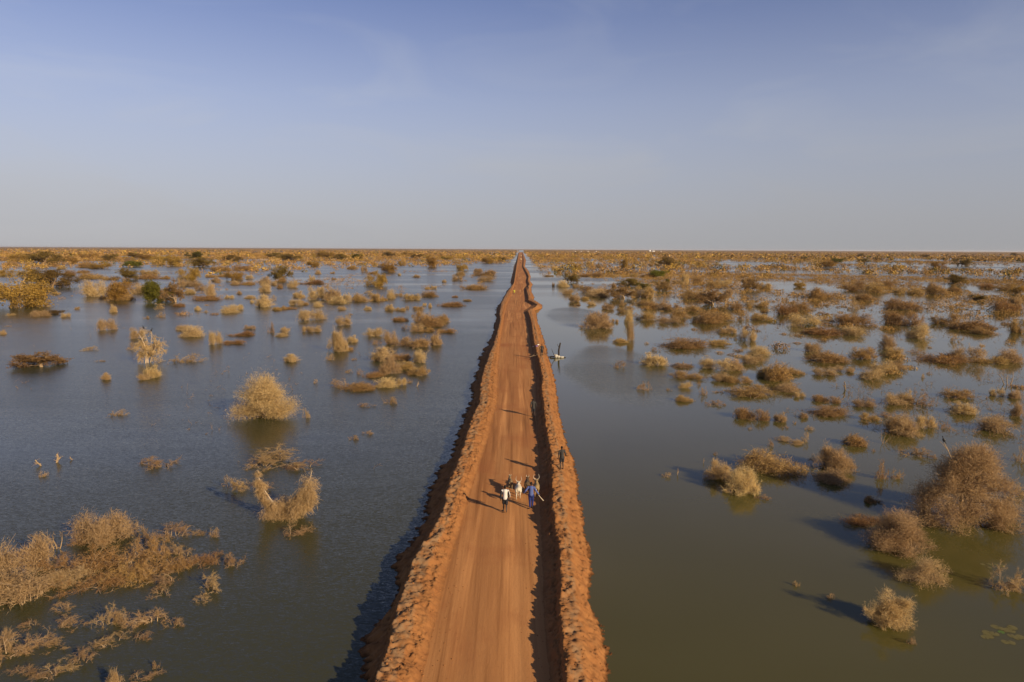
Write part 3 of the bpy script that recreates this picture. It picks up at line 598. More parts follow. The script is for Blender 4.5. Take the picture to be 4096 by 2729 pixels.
add(1024, 960, [(235,375,150,135,'o','olive tree on a bare trunk with a rusty bush at its foot','olive tree with rusty foot'),(235,382,70,40,'r'),(525,245,80,55,'y'),(1215,300,125,85,'y','dense yellow tree in the flood beyond the mop-headed tree','dense yellow tree'),(1105,430,150,125,'y','yellow mop-headed tree on several stems in open water','mop-headed tree'),(1070,315,80,25,'r'),(515,385,50,60,'p'),(510,410,210,40,'r'),(340,440,90,65,'p'),(85,480,100,90,'p'),(90,410,100,70,'p'),(220,445,50,50,'m'),(170,420,60,40,'p'),(570,315,50,35,'p'),(705,310,40,20,'r'),(715,365,40,25,'m'),(995,295,50,55,'p'),(885,270,80,40,'m'),(555,555,140,120,'p'),(590,480,60,50,'p'),(700,560,140,130,'p','tall tan bush in the middle of the row of joined bushes','tall bush of the joined row'),(755,590,150,70,'p'),(840,570,90,80,'p'),(960,570,140,90,'m'),(1110,565,120,85,'m'),(1040,510,110,50,'d'),(1180,560,60,30,'r'),(1240,540,70,80,'p'),(1310,520,70,30,'p'),(1430,555,150,75,'m'),(1595,525,130,65,'m','dark brown dome bush standing alone left of the road','dark brown dome bush'),(1635,450,50,30,'p'),(1580,450,50,20,'p'),(390,530,100,55,'p'),(75,620,130,110,'p'),(155,555,70,55,'d'),(370,605,120,65,'p'),(440,600,80,50,'m'),(570,615,80,45,'p'),(195,650,80,40,'m'),(260,640,60,40,'m'),(310,640,110,20,'r'),(515,745,220,100,'p','wide loaf-shaped tan bush with dark reflection in open water','loaf-shaped bush'),(805,790,135,95,'p','round tan bush right of the loaf-shaped bush','round bush'),(790,645,70,35,'p'),(865,690,50,20,'d'),(1030,645,65,35,'p'),(1230,650,80,55,'p'),(1325,655,90,40,'m'),(1390,635,30,30,'p'),(1490,645,90,45,'m'),(1600,620,30,35,'p'),(1550,605,30,25,'p'),(1790,615,210,35,'r'),(1945,565,70,25,'m'),(1830,530,50,20,'r'),
 (1530,760,160,130,'m','tallest red-brown bush of the island thicket left of the road','tallest island-thicket bush'),(1610,800,200,110,'m'),(1700,760,130,90,'m'),(1480,845,110,80,'p'),(1385,830,90,60,'d'),(1560,850,150,50,'r'),(1750,860,160,50,'r'),(1330,750,130,45,'r'),(1085,890,140,80,'p'),(760,1030,150,180,'q','tall pale tan bush with long reflection, left of the red-brown thickets','tall pale bush'),(885,945,90,65,'p'),(850,1020,80,40,'r'),(680,1110,80,70,'d'),(325,1125,110,75,'p','small round pale bush above the big umbrella bush','small round pale bush'),(900,1105,50,25,'d'),(145,855,70,100,'d'),(270,855,110,55,'p'),(240,890,100,35,'p'),(465,850,70,55,'p'),(540,850,110,60,'p'),(1240,960,110,120,'p'),(1440,990,290,110,'m','wide red-brown mound in the middle of the thickets left of road','wide red-brown mound'),(1655,970,100,120,'p'),(1105,965,90,45,'d'),(1160,1120,170,130,'p'),(1250,1040,140,60,'d'),(1340,1110,150,80,'m'),(1510,1130,150,120,'p'),(1230,1240,170,170,'q'),(1380,1200,160,100,'m'),(1490,1250,180,100,'m','brown bush at the near right corner of the thickets','near corner thicket bush'),(1080,1270,160,60,'r'),(850,1225,80,35,'d'),(960,1240,60,60,'d'),(770,1370,160,100,'d'),(960,1390,240,80,'m'),(1200,1360,180,90,'p'),(1340,1340,80,70,'p'),(1410,1320,50,40,'d'),(1485,1345,40,45,'s'),(1245,1510,130,70,'d','bare open crown of twigs poking from water left of the road','bare open crown'),(1010,1545,150,45,'d'),(540,1320,50,45,'d'),(465,1640,70,100,'d'),
 (1895,280,80,60,'y'),(1875,330,80,55,'m'),(1850,375,90,55,'p'),(2100,330,180,70,'m'),(2115,380,140,50,'p'),(2040,290,60,35,'m'),(2010,455,200,50,'r'),(1730,390,40,25,'p'),(1615,250,90,100,'y'),(1340,235,50,45,'y'),(2130,215,80,60,'y'),(2265,195,60,40,'o','round dark tree beside the left water channel near the far road end','round dark tree by channel'),(1475,345,60,25,'p'),(1320,330,35,25,'p'),(650,165,150,60,'y'),(780,180,90,50,'o'),(930,180,70,50,'g'),(1230,160,90,50,'o'),(1480,170,100,40,'o'),(1400,150,90,40,'y'),(180,170,130,50,'o'),(330,190,150,60,'o'),(1750,180,80,35,'y')])
add(2048, 960, [(545,395,135,85,'o','dark olive dome tree, nearest tree to the far right bank','olive dome tree'),(470,435,105,60,'p'),(590,440,70,30,'p'),(380,430,25,40,'p'),(515,500,95,50,'p'),(575,570,90,75,'p'),(640,445,40,30,'p'),(600,605,45,12,'r'),(335,335,75,15,'r'),(690,335,130,25,'r'),(790,340,80,50,'m'),(905,335,80,20,'r'),(965,300,45,18,'p'),(755,490,220,75,'m'),(790,525,200,70,'p'),(670,550,60,35,'m'),(940,440,40,55,'m'),(1080,430,160,75,'o'),(1000,540,190,115,'n','yellow-brown leafy tree in front of an olive one, right of road','yellow-brown leafy tree'),(1200,530,150,130,'m'),(1200,440,120,40,'g'),(1385,470,110,105,'n'),(1340,345,110,65,'g','flat green tree crown far off on the right side','flat green crown'),(1240,345,120,40,'r'),(1125,335,65,30,'m'),(1590,410,60,100,'p'),(1515,395,80,30,'p'),(1710,400,90,75,'m'),(1430,395,30,35,'g'),(730,600,80,35,'p'),(880,640,100,55,'p'),(1045,670,120,75,'m'),(1010,605,40,50,'p'),(945,760,60,35,'p'),(780,815,240,140,'q','tan crested bush with a sharp reflection, nearest to the right bank','tan crested bush'),(1075,760,70,110,'p'),(1090,930,70,170,'p'),(1000,950,100,50,'m'),(1245,600,150,55,'m'),(1340,640,190,80,'m'),(1390,600,90,70,'d'),(1250,740,130,100,'m'),(1160,735,90,70,'d'),(1540,720,160,110,'m'),(1480,650,110,70,'m'),(1440,770,200,70,'p'),(1660,660,120,70,'m'),(1820,600,180,150,'n'),(1690,540,200,100,'m'),(1970,590,110,140,'w'),(2180,460,130,125,'n','round-headed tree on a forked trunk far right of the road','round-headed forked tree'),(2320,450,90,70,'m'),(1850,430,110,70,'m'),(1950,420,100,50,'p'),(1810,770,220,140,'m'),(1750,760,150,100,'m'),(1920,740,160,90,'m'),(2110,740,130,120,'d'),(2290,740,150,80,'m'),(2250,620,150,70,'m'),(2060,640,110,70,'m'),(1590,1000,330,110,'m','long low brown hump of brush alone in calm water at right','long brown hump'),(1240,960,40,25,'d'),(1315,1025,90,40,'d'),(970,1180,140,80,'d','sparse tan twigs in the wind-ruffled patch right of the road','sparse twigs in ruffled patch'),(1310,1160,220,110,'p','feathery pale bush at the edge of the wind-ruffled patch','feathery pale bush'),(1610,1280,230,80,'m','brown brush with a tripod of dead poles rising from it','brush with dead poles'),(1610,1230,90,130,'f'),(1570,1180,180,40,'p'),(1880,1200,280,120,'p'),(2050,1200,140,100,'p'),(2230,1140,260,80,'p'),(2320,1260,100,110,'m'),(1910,1300,150,80,'p'),(1225,1390,130,80,'d','little fan of bare broken stems in open calm water','little fan of stems'),(1720,1340,45,45,'d'),(1590,1370,110,60,'p'),(1580,1490,120,70,'m'),(1760,1430,70,80,'d'),(1890,1410,90,30,'d'),(2080,1320,180,80,'m'),(2200,1440,330,110,'m'),(1860,1530,170,60,'d'),(1440,1390,60,25,'d'),(2010,860,100,60,'p'),(1940,860,80,50,'p'),(1900,970,180,60,'m'),(2170,930,130,110,'p'),(2060,920,90,60,'d'),(2040,1070,110,30,'d'),(2270,1060,180,80,'p'),(1430,250,130,90,'o'),(1035,265,50,100,'y'),(600,270,60,50,'y')])
add(3072, 960, [(2300,495,100,80,'y','bright yellow-brown tree at the right edge beside a calm pool','yellow tree at right edge'),(1930,555,120,50,'o','small flat umbrella-shaped tree standing in a calm pool at right','umbrella-shaped tree'),(2185,460,130,70,'m'),(2010,440,110,45,'r'),(1735,410,130,90,'o'),(1720,480,80,60,'m'),(1540,500,130,140,'m'),(1290,500,180,70,'m'),(1100,430,90,70,'m'),(980,490,140,120,'m'),(800,470,150,110,'m'),(500,540,200,110,'r'),(880,560,120,80,'m'),(800,640,130,110,'d'),(1230,640,240,120,'m'),(1240,790,260,160,'m','large dense brown bush in the middle of the right-hand thickets','large dense brown bush'),(760,790,300,140,'m'),(800,880,260,80,'p'),(160,690,160,120,'r'),(290,650,180,100,'m'),(330,800,260,120,'p'),(490,880,260,80,'r'),(1400,910,200,130,'p'),(1640,780,200,130,'m'),(1860,830,260,110,'m'),(1980,870,150,80,'m'),(2180,660,200,120,'r'),(2270,600,90,90,'p'),(2320,860,120,150,'m'),(880,1100,180,140,'m'),(1160,1080,160,110,'m'),(1100,1010,120,130,'p'),(1600,1140,340,100,'r','long dark rusty mound with tangled black branches at its left end','long dark rusty mound'),(1830,1130,230,170,'p'),(2040,1140,250,80,'m'),(2220,1130,200,120,'p'),(550,1130,270,110,'m'),(420,1030,180,80,'p'),(520,1250,200,80,'p'),(960,1290,220,110,'p'),(1060,1230,200,110,'p'),(1160,1200,160,90,'p'),(700,1220,150,60,'p'),(100,1300,220,180,'r','tall rusty bush at the near edge of the right-hand thickets','tall rusty bush'),(250,1240,120,70,'m'),(180,1400,200,80,'p'),(290,1450,100,50,'p'),(540,1500,180,80,'m'),(880,1540,180,80,'p'),(1150,1520,200,100,'p'),(1260,1500,120,110,'p'),(1400,1530,170,130,'d'),(1750,1460,200,100,'m'),(1790,1610,200,110,'p'),(2100,1440,100,80,'p'),(2290,1430,80,100,'d'),(705,1380,40,90,'s','dark upright broken stump with its reflection in calm water','dark broken stump'),(2180,1320,120,120,'f'),(2260,1460,90,70,'p'),(1350,1050,140,50,'d'),(1720,940,100,80,'d'),(2200,790,120,80,'d'),(1490,1240,50,30,'d'),(1420,1270,40,50,'d'),
 (535,250,110,60,'y'),(635,215,80,45,'g','small green tree far off on the right near a yellow one','small far green tree'),(330,180,45,25,'g'),(880,215,90,45,'o'),(1570,255,100,55,'y','lone yellow-olive tree on the far right scrub flat','lone far yellow-olive tree'),(1790,240,120,70,'o'),(1010,190,60,30,'o'),(290,435,80,50,'y'),(850,155,50,30,'o'),(1450,165,70,30,'o'),(1810,165,60,25,'o'),(2270,150,60,30,'o')])
add(3072, 1600, [(560,150,260,100,'m'),(1250,330,280,170,'q','pale tan bush with a greenish reflection beyond the largest tree','pale bush with greenish reflection'),(930,190,130,80,'m'),(1100,180,200,80,'d'),(1450,270,160,120,'p'),(2090,300,290,150,'p'),(2290,150,100,120,'p'),(800,430,170,120,'m','brown mound with an arched bare branch left of the forked dead stems','mound with arched branch'),(1070,400,70,125,'f','bare forked dead stems mirrored in calm water','forked dead stems'),(1140,402,50,80,'f'),(110,205,100,85,'p'),(250,225,40,30,'d'),(385,285,80,50,'d'),(165,265,50,30,'d'),(330,170,70,50,'p'),(200,410,210,50,'p'),(330,390,80,100,'d'),(20,430,50,80,'d'),(600,660,290,210,'q','square-topped pale fuzzy bush above a darker lower one','square-topped pale bush'),(590,775,270,120,'p'),(970,480,35,35,'d'),(1040,740,110,190,'d'),(1190,740,100,100,'d'),(1360,540,280,110,'d'),(30,690,500,230,'m','long orange-brown sloping bush in open water left of the square-topped one','long sloping bush'),(960,960,130,80,'r','small dark maroon tuft in the shadow of the largest tree','dark maroon tuft'),(860,1180,320,110,'r','low dark brush left of the big tan mound by the largest tree','low dark brush'),(2290,890,130,120,'d'),(2300,580,130,170,'d'),(1640,270,80,60,'d')])
add(3072, 2049, [(570,800,80,60,'d'),(1320,1230,80,90,'d'),(2240,790,300,280,'d','drooping bare bush at the right edge near the lily pads','drooping bush near lily pads'),(260,690,60,30,'d')])
add(2048, 1600, [(2210,190,230,130,'m'),(1900,750,250,180,'q','brown-tipped bush, left half of a pair with green reflections','pair of bushes with green reflection'),(2110,870,260,230,'q','taller tan bush, right half of a pair with green reflections'),(2310,930,130,60,'d'),(1410,720,100,60,'d','few thin reed-like sticks alone in open calm water','thin reed-like sticks'),(1525,690,22,70,'s'),(1760,580,16,50,'s'),(1870,510,40,30,'d'),(2190,275,40,30,'d')])
add(0, 1600, [(1090,155,150,65,'d','small heap of pale sticks floating in open water at left','small heap of pale sticks'),(345,610,60,70,'s','pale hooked stump left of two smaller stumps','pale hooked stump'),(400,715,70,60,'d'),(535,575,60,90,'s'),(655,555,40,35,'s'),(1450,650,330,120,'d','flat sprawl of bare twigs with a broken trunk in open water','flat sprawl of twigs'),(2480,830,1,1,'x')])
add(1024, 1600, [(210,640,600,150,'d','wide see-through brush of bare stems behind the V-shaped tree','wide brush behind V-shaped tree'),(30,640,380,150,'d'),(-170,840,260,150,'d'),(430,650,300,110,'d'),(60,840,200,100,'d'),(390,1285,240,130,'d','small spray of pale bare twigs right below the V-shaped tree','small spray of twigs'),(905,370,90,50,'d'),(1035,325,100,45,'d'),(-540,800,1,1,'x')])
add(0, 2049, [(980,300,400,280,'q','tall brown bush with a pale feathery tip, top of the left thicket','feathery-tipped thicket bush'),(860,330,330,140,'t'),(210,590,430,330,'p','pale bushy tree at the left edge inside the big thicket','pale tree in left thicket'),(90,910,560,340,'p','pale grey-tan bush at the left picture edge, front of the thicket','pale front bush at left edge'),(500,610,430,180,'t'),(640,680,300,150,'p'),(1000,620,520,250,'t','dense rusty bush in the centre of the big left thicket','dense rusty thicket bush'),(1200,710,420,190,'t'),(850,780,560,180,'t'),(1350,480,380,210,'t'),(1560,270,330,190,'d'),(1400,300,220,180,'d'),(1780,250,190,70,'d'),(1970,240,90,100,'d','little upright shock of twigs off the tip of the thicket','little shock of twigs'),(1540,590,440,190,'t'),(1330,620,300,160,'t'),(1820,530,380,140,'t'),(1650,420,260,160,'d'),(2140,520,190,140,'d','pair of thin arching shoots off the right tip of the thicket','thin arching shoots'),(1950,760,240,190,'d','pale dead clump with one stout bleached stem right of the thicket','pale dead clump'),(1890,860,200,90,'d'),(1460,810,230,120,'d'),(1010,1090,220,230,'d'),(1120,1050,150,160,'d'),(1340,1080,340,210,'d','tangled dead crown with two broken stubs in front of the thicket','tangled dead crown'),(1620,1070,180,100,'d'),(660,1110,280,150,'d'),(620,940,220,120,'d'),(260,1100,170,70,'d'),(1030,1250,290,150,'d'),(1320,1200,150,100,'d'),(200,1420,440,280,'d','tangle of arching bare branches at the lower left edge','lower left tangle'),(60,1300,260,240,'d'),(500,1300,290,130,'d'),(760,1410,270,190,'d','rounded cage of bare twigs near the bottom edge','rounded cage of twigs'),(580,1490,310,130,'d'),(200,1550,240,120,'d'),(420,1575,260,70,'d'),(1350,1610,260,120,'d'),(1050,1640,120,170,'q','top of a pale bush cut off by the bottom picture edge','pale bush at bottom edge'),(480,370,150,230,'f','crooked bare trunk standing in front of the left thicket','crooked bare trunk'),(1430,1450,70,80,'d'),(1500,700,330,150,'d')])
NAMES = {'p': ('dry_bush', 'tan bush'), 'q': ('dry_bush', 'pale bush'), 'm': ('thorn_bush', 'brown bush'), 'r': ('bramble_mound', 'rusty bramble'), 't': ('bramble_tangle', 'rusty tangle'), 'd': ('dead_brush', 'dead brush'),
         'y': ('yellow_tree', 'yellow tree'), 'o': ('acacia_tree', 'olive tree'), 'g': ('green_tree', 'green tree'), 'n': ('tan_tree', 'tan-leaved tree'),
         'w': ('weeping_tree', 'weeping tree'), 's': ('broken_post', 'dead stump'), 'f': ('dead_tree', 'bare dead tree')}
CATS = {'p': 'bush', 'q': 'bush', 'm': 'bush', 'r': 'bush', 't': 'bush', 'd': 'brushwood', 'y': 'tree', 'o': 'tree', 'g': 'tree', 'n': 'tree', 'w': 'tree', 's': 'stump', 'f': 'tree'}
GRP = {'bush': 'dry bushes standing in the flood', 'brushwood': 'dead brush poking from the water', 'tree': 'trees standing in the flood', 'stump': 'broken stumps in the water'}
count = {}
FILLED = []
def place(proto, name, loc, scale, rz):
    root = empty(name, loc, rz); root.scale = scale
    for pn, me in proto:
        o = bpy.data.objects.new(pn, me); COL.objects.link(o); o.parent = root
    return root
plants = []
for (px, py, w, h, k, lab, short) in PL:
    if k == 'x': continue
    X, Y = at(px, py); depth = Y*math.cos(PITCH) + CAM_H*math.sin(PITCH); wm = w/F_PX*depth
    dy = (.42 if k in 'rdt' else .36 if k in 'mpq' else .25)*wm if k not in 'sf' else 0
    X, Y = X*(1+dy/Y), Y+dy
    d = ray(px, py-h); zt = CAM_H + d[2]*(Y/d[1]); zt = max(zt*(.78 if k == 'm' else .85 if k == 'r' else .92 if k == 'd' else 1), .17*wm, .25)
    i = count.get(k, 0); count[k] = i+1; ps = PROTO[k]; pr = ps[i % len(ps)]
    fy = 1.0 if k not in 'rdt' else .8
    if k == 'm': fy = .85
    ang = random.uniform(-.5, .5) + (math.pi if random.random() < .5 else 0)
    wm *= 1.08 if k in 'pq' else 1.3 if k in 'mr' and py < 1700 and px > 2100 else 1.32 if k in 'yogn' else 1.15
    o = place(pr, NAMES[k][0], (X, Y, -.02), (wm, wm*fy, zt*1.04), ang)
    plants.append([o, px, py, w, h, k, lab, short, wm, zt]); FILLED.append((X, Y, wm*.5))

# bespoke ones
def bespoke(key, name, px, py, w, h, label, short, cat, real_w, real_h, rz=0):
    X, Y = at(px, py); depth = Y*math.cos(PITCH)+CAM_H*math.sin(PITCH); wm = w/F_PX*depth; Y2 = Y+.3*wm; X *= Y2/Y
    d = ray(px, py-h); zt = CAM_H + d[2]*(Y2/d[1]); sx = wm/real_w; sz = zt/real_h
    o = place(PROTO[key][0], name, (X, Y2, -.02), (sx, sx, sz), rz); tag(o, label, cat, GRP['bush'] if cat == 'bush' else GRP['tree'])
    plants.append([o, px, py, w, h, 'B', label, short, wm, zt]); FILLED.append((X, Y, wm*.4)); return o, (X, Y2, sx, sz)
bigo, bt = bespoke('BIG', 'twiggy_tree', 3832, 2128, 455, 358, 'largest tree at right, tall and twiggy, with a bird on its leaning branch', 'largest twiggy tree', 'tree', 6.6, 4.85)
bespoke('VEE', 'weeping_tree', 1142, 2098, 262, 222, 'V-shaped weeping tree hung with pale twigs left of the road', 'V-shaped tree', 'tree', 4.4, 3.3)
round_bush('UMB', 903, 6.6, 4.6, 95, 40000, .0085, 'p', True); bespoke('UMB', 'dry_bush', 1062, 1690, 320, 205, 'big feathery tan umbrella-shaped bush casting a dark green reflection', 'big umbrella bush', 'bush', 6.6, 4.6)
round_bush('MND', 904, 5.2, 2.6, 80, 32000, .0085); bespoke('MND', 'dry_bush', 3590, 2225, 330, 165, 'large round tan mound of twigs in front of the largest tree', 'big tan mound', 'bush', 5.2, 2.6)
round_bush('LOW', 905, 5.0, 2.0, 48, 6500, .0085); bespoke('LOW', 'dry_bush', 3700, 2362, 255, 125, 'low see-through greyish bush in front of the big tan mound', 'low greyish bush', 'bush', 5.0, 2.0)
round_bush('BAL', 906, 3.3, 2.4, 50, 18000, .0085); bespoke('BAL', 'dry_bush', 3552, 2524, 185, 155, 'lone ball-shaped bush in green water casting a long shadow at lower right', 'lone ball-shaped bush', 'bush', 3.3, 2.4)

# labels
land = [p for p in plants if p[7]]
seen = {}
ORD = ['', 'second ', 'third ', 'fourth ', 'fifth ', 'sixth ', 'seventh ', 'eighth ', 'ninth ', 'tenth ', 'eleventh ', 'twelfth ']
auto = []
for p in plants:
    o, px, py, w, h, k, lab, short, wm, zt = p
    if k == 'B': continue
    if lab: tag(o, lab, CATS[k], GRP[CATS[k]]); continue
    best = min((math.hypot(q[1]-px, 2.2*(q[2]-py)), i) for i, q in enumerate(land)); q = land[best[1]]
    dx, dyy = px-q[1], 2.2*(py-q[2])
    rel = ('right of' if dx > 0 else 'left of') if abs(dx) > abs(dyy) else ('in front of' if dyy > 0 else 'behind')
    auto.append((best[0], rel, q[7], k, p))
auto.sort(key=lambda a: a[0])
for dist, rel, short, k, p in auto:
    key = (NAMES[k][1], rel, short); n = seen.get(key, 0); seen[key] = n+1
    tag(p[0], f"{ORD[min(n, 11)]}nearest {NAMES[k][1]} {rel} the {short}", CATS[k], GRP[CATS[k]])
# ------------------------------------------------------------------ far scrub and small floating brush: beyond counting
def tuft_cloud(P, Wd, Ht, n, rng, size, tint, thin=.5, cap=9.):
    """n leafy facets for each bush at P (m,3): a lumpy dome"""
    m = len(P); d = nrm(rng.normal(size=(m, n, 3))); d[..., 2] = np.abs(d[..., 2]); r = rng.uniform(.45, 1.0, (m, n, 1))
    lob = 1+.35*np.sin(3*np.arctan2(d[..., 1], d[..., 0])+rng.uniform(0, 6.28, (m, 1)))[..., None]*(1-d[..., 2:3])
    C = P[:, None] + d*r*lob*np.stack([Wd/2, Wd/2, Ht], -1)[:, None]
    s = np.minimum(size*Wd, cap)[:, None, None]*rng.uniform(.6, 1.3, (m, n, 1))
    a = nrm(rng.normal(size=(m, n, 3)))*s; b = nrm(np.cross(a, rng.normal(size=(m, n, 3))))*s*thin
    V = np.stack([C-a*.7-b, C-a*.1+b, C+a], 2).reshape(-1, 3)
    return V, np.repeat(tint, n*3)
def scrub_material():
    m, t, b = mat_new('far_scrub'); L = t.links.new; b.inputs['Roughness'].default_value = .95; b.inputs['Specular IOR Level'].default_value = .05
    at_ = nd(t, 'ShaderNodeAttribute'); at_.attribute_name = 'tint'; g = nd(t, 'ShaderNodeNewGeometry')
    r = nd(t, 'ShaderNodeValToRGB'); L(at_.outputs['Fac'], r.inputs[0]); e = r.color_ramp.elements
    e[0].position = 0; e[0].color = (.18, .103, .04, 1); e[1].position = 1; e[1].color = (.055, .06, .013, 1)
    for p, c in ((.35, (.30, .17, .052)), (.6, (.41, .255, .085)), (.78, (.37, .225, .04)), (.9, (.20, .135, .03))): x = e.new(p); x.color = (*c, 1)
    h = nd(t, 'ShaderNodeHueSaturation'); mr = nd(t, 'ShaderNodeMapRange'); mr.inputs[3].default_value = .7; mr.inputs[4].default_value = 1.25
    L(g.outputs['Random Per Island'], mr.inputs[0]); L(mr.outputs[0], h.inputs['Value']); L(r.outputs[0], h.inputs['Color']); L(h.outputs[0], b.inputs['Base Color']); return m
def scrub():
    rng = np.random.default_rng(77); VV, TT = [], []
    fx = np.array([(a, b, c) for a, b, c in FILLED])
    def layer(n, r0, r1, dens, wlo, whi, hr, nf, size, plain_=False):
        R = np.sqrt(rng.uniform(r0**2, r1**2, n)) if r1/r0 < 4 else r0*np.exp(rng.random(n)*math.log(r1/r0)); A = rng.uniform(-.78, .78, n)
        X, Y = R*np.sin(A), R*np.cos(A); rx = .0128*Y+fTL(np.full(1, 2500.))[0]*0
        side = X-rx; keep = rng.random(n) < dens(X, Y, side)
        keep &= np.abs(side) > np.interp(Y, [100, 400, 700, 2500], [14, 20, 15, 16])
        X, Y = X[keep], Y[keep]; m = len(X)
        w = wlo + (whi-wlo)*rng.random(m)**2.2; h = w*rng.uniform(hr[0], hr[1], m)
        clump = fbm(X*.02, Y*.02, 15, 2); t = np.clip(.12+.62*rng.random(m)*.8+.35*(clump-.45), 0, .74)
        big = w > wlo+.62*(whi-wlo); t = np.where(big & (rng.random(m) < (.06 if plain_ else .5)), rng.uniform(.70, .98, m), t)
        V, T = tuft_cloud(np.stack([X, Y, np.full(m, -.05)], 1), w, h, nf, rng, size, t, .24 if plain_ else .5, .26 if plain_ else 9.); VV.append(V); TT.append(T)
    def d_mid(X, Y, s):
        c = fbm(X*.022, Y*.011, 3, 4)
        right = np.clip((c-.33)*6, 0, 1)*np.interp(s, [25, 60, 110], [0, .5, 1])*np.interp(Y, [95, 150, 280, 480], [.16, .5, 1.0, 1.0])
        left = np.clip((c-.52)*6, 0, 1)*np.interp(Y, [150, 300, 420, 560], [.02, .10, .28, .5])
        return np.where(s > 0, right, left)
    def d_far(X, Y, s):
        c = fbm(X*.010, Y*.0042, 3, 4)
        thr = np.where(s < 0, np.interp(Y, [450, 620, 760, 1000, 1600], [.55, .48, .35, .30, .25]), np.interp(Y, [450, 560, 620, 1000, 1600], [.42, .38, .31, .30, .25]))
        thr = thr + np.where((X > 250) & (Y > 800) & (Y < 1700), .10, 0)
        return np.clip((c-thr)*9, 0, 1)
    layer(2600, 95, 210, d_mid, .5, 4.0, (.18, .42), 260, .07, True)
    layer(26000, 210, 540, d_mid, .7, 6.5, (.18, .42), 68, .14, True)
    layer(13500, 450, 1500, d_far, 2.2, 7.5, (.32, .65), 31, .12)
    layer(1700, 480, 1900, d_far, 8, 15, (.42, .62), 115, .065)
    layer(20000, 1400, 7000, d_far, 4.0, 13, (.3, .55), 8, .30)
    V = np.concatenate(VV); me = mesh_np('scrub', V, np.arange(len(V)), np.full(len(V)//3, 3))
    a = me.attributes.new('tint', 'FLOAT', 'POINT'); a.data.foreach_set('value', np.concatenate(TT).astype(np.float32)); return me
tag(link('scrub', scrub(), scrub_material()), kind='stuff', label='mass of brown thorn scrub spreading to the horizon', cat='scrub')

def drift():
    rng = np.random.default_rng(78); mb = MB(); n = 1300
    P = []
    while len(P) < n:
        px, py = (rng.uniform(2650, 4096), rng.uniform(1250, 2080)) if rng.random() < .82 else (rng.uniform(0, 1500), rng.uniform(1250, 2700))
        X, Y = at(px, py)
        if fbm(X*.06, Y*.04, 8, 3) > .47: P.append((X, Y, -.05))
    P = np.array(P); d = hemi(n, 8, 70, rng); S0 = grow(P, d, rng.uniform(.3, 1.1, n), 5, rng, .4, .2); tubes(mb, S0, .012, .006, 3)
    S1 = kids(S0, n*7, 0, 1, .4, .8, rng, 3, .4, .1); blades(mb, S1, .010, rng); return mb.mesh('drift')
tag(link('drift_twigs', drift(), M['d']), kind='stuff', label='scattered loose twigs drifting on the flood water', cat='twigs')

# ------------------------------------------------------------------ bodies: primitives fused into one skin
def capsule(mb, a, b, ra, rb, seg=12):
    a, b = np.array(a, float), np.array(b, float); d = b-a; L = np.linalg.norm(d); d = d/max(L, 1e-6)
    u = nrm(np.cross(d, [0, 0, 1.] if abs(d[2]) < .9 else [1., 0, 0])); v = np.cross(d, u); rows = []
    for t in np.linspace(-90, 0, 5): rows.append((a+d*ra*math.sin(math.radians(t)), ra*math.cos(math.radians(t))))
    for t in np.linspace(0, 90, 5): rows.append((b+d*rb*math.sin(math.radians(t)), rb*math.cos(math.radians(t))))
    th = np.arange(seg)*2*math.pi/seg; R = np.cos(th)[:, None]*u+np.sin(th)[:, None]*v
    V = np.array([c+R*max(r, 1e-4) for c, r in rows]); k = len(rows)
    mb.add(V, np.array([[s*seg+i, s*seg+(i+1) % seg, (s+1)*seg+(i+1) % seg, (s+1)*seg+i] for s in range(k-1) for i in range(seg)]))
    mb.add(V[0], np.array([list(range(seg))[::-1]])); mb.add(V[-1], np.array([list(range(seg))]))
def chain(mb, pts, rs, seg=12):
    for i in range(len(pts)-1): capsule(mb, pts[i], pts[i+1], rs[i], rs[i+1], seg)
def ellip(mb, c, r, seg=14, rot=None):
    th = np.arange(seg)*2*math.pi/seg; rows = np.linspace(-math.pi/2+.02, math.pi/2-.02, 9)
    V = np.array([[[math.cos(p)*math.cos(t), math.cos(p)*math.sin(t), math.sin(p)] for t in th] for p in rows])*np.array(r)
    if rot is not None: V = V@np.array(Matrix.Rotation(rot, 3, 'X')).T
    V = V+np.array(c); k = len(rows)
    mb.add(V, np.array([[s*seg+i, s*seg+(i+1) % seg, (s+1)*seg+(i+1) % seg, (s+1)*seg+i] for s in range(k-1) for i in range(seg)]))
    mb.add(V[0], np.array([list(range(seg))[::-1]])); mb.add(V[-1], np.array([list(range(seg))]))
def fuse(mb, name, vox, smooth=4):
    o = bpy.data.objects.new('tmp', mb.mesh('tmp')); COL.objects.link(o)
    r = o.modifiers.new('r', 'REMESH'); r.mode = 'VOXEL'; r.voxel_size = vox; r.use_smooth_shade = True
    s = o.modifiers.new('s', 'SMOOTH'); s.iterations = smooth; s.factor = .5
    dg = bpy.context.evaluated_depsgraph_get(); me = bpy.data.meshes.new_from_object(o.evaluated_get(dg)); me.name = name
    bpy.data.objects.remove(o); return me
M['skin'] = plain('dark_skin', (.045, .026, .017), .55, .4, .15, 20)
M['hair'] = plain('black_hair', (.012, .010, .009), .8, .2, .2, 60)
def cloth(n, c): return plain(n, c, .9, .15, .12, 9)
M['white_cloth'] = cloth('white_cloth', (.52, .49, .44)); M['black_cloth'] = cloth('black_cloth', (.022, .022, .026))
M['blue_shirt'] = cloth('blue_shirt', (.075, .10, .24)); M['blue_trouser'] = cloth('blue_trousers', (.018, .027, .12))
M['grey_cloth'] = cloth('grey_cloth', (.04, .037, .034)); M['yellow_vest'] = cloth('yellow_vest', (.46, .44, .04)); M['olive_cloth'] = cloth('olive_cloth', (.20, .20, .05))
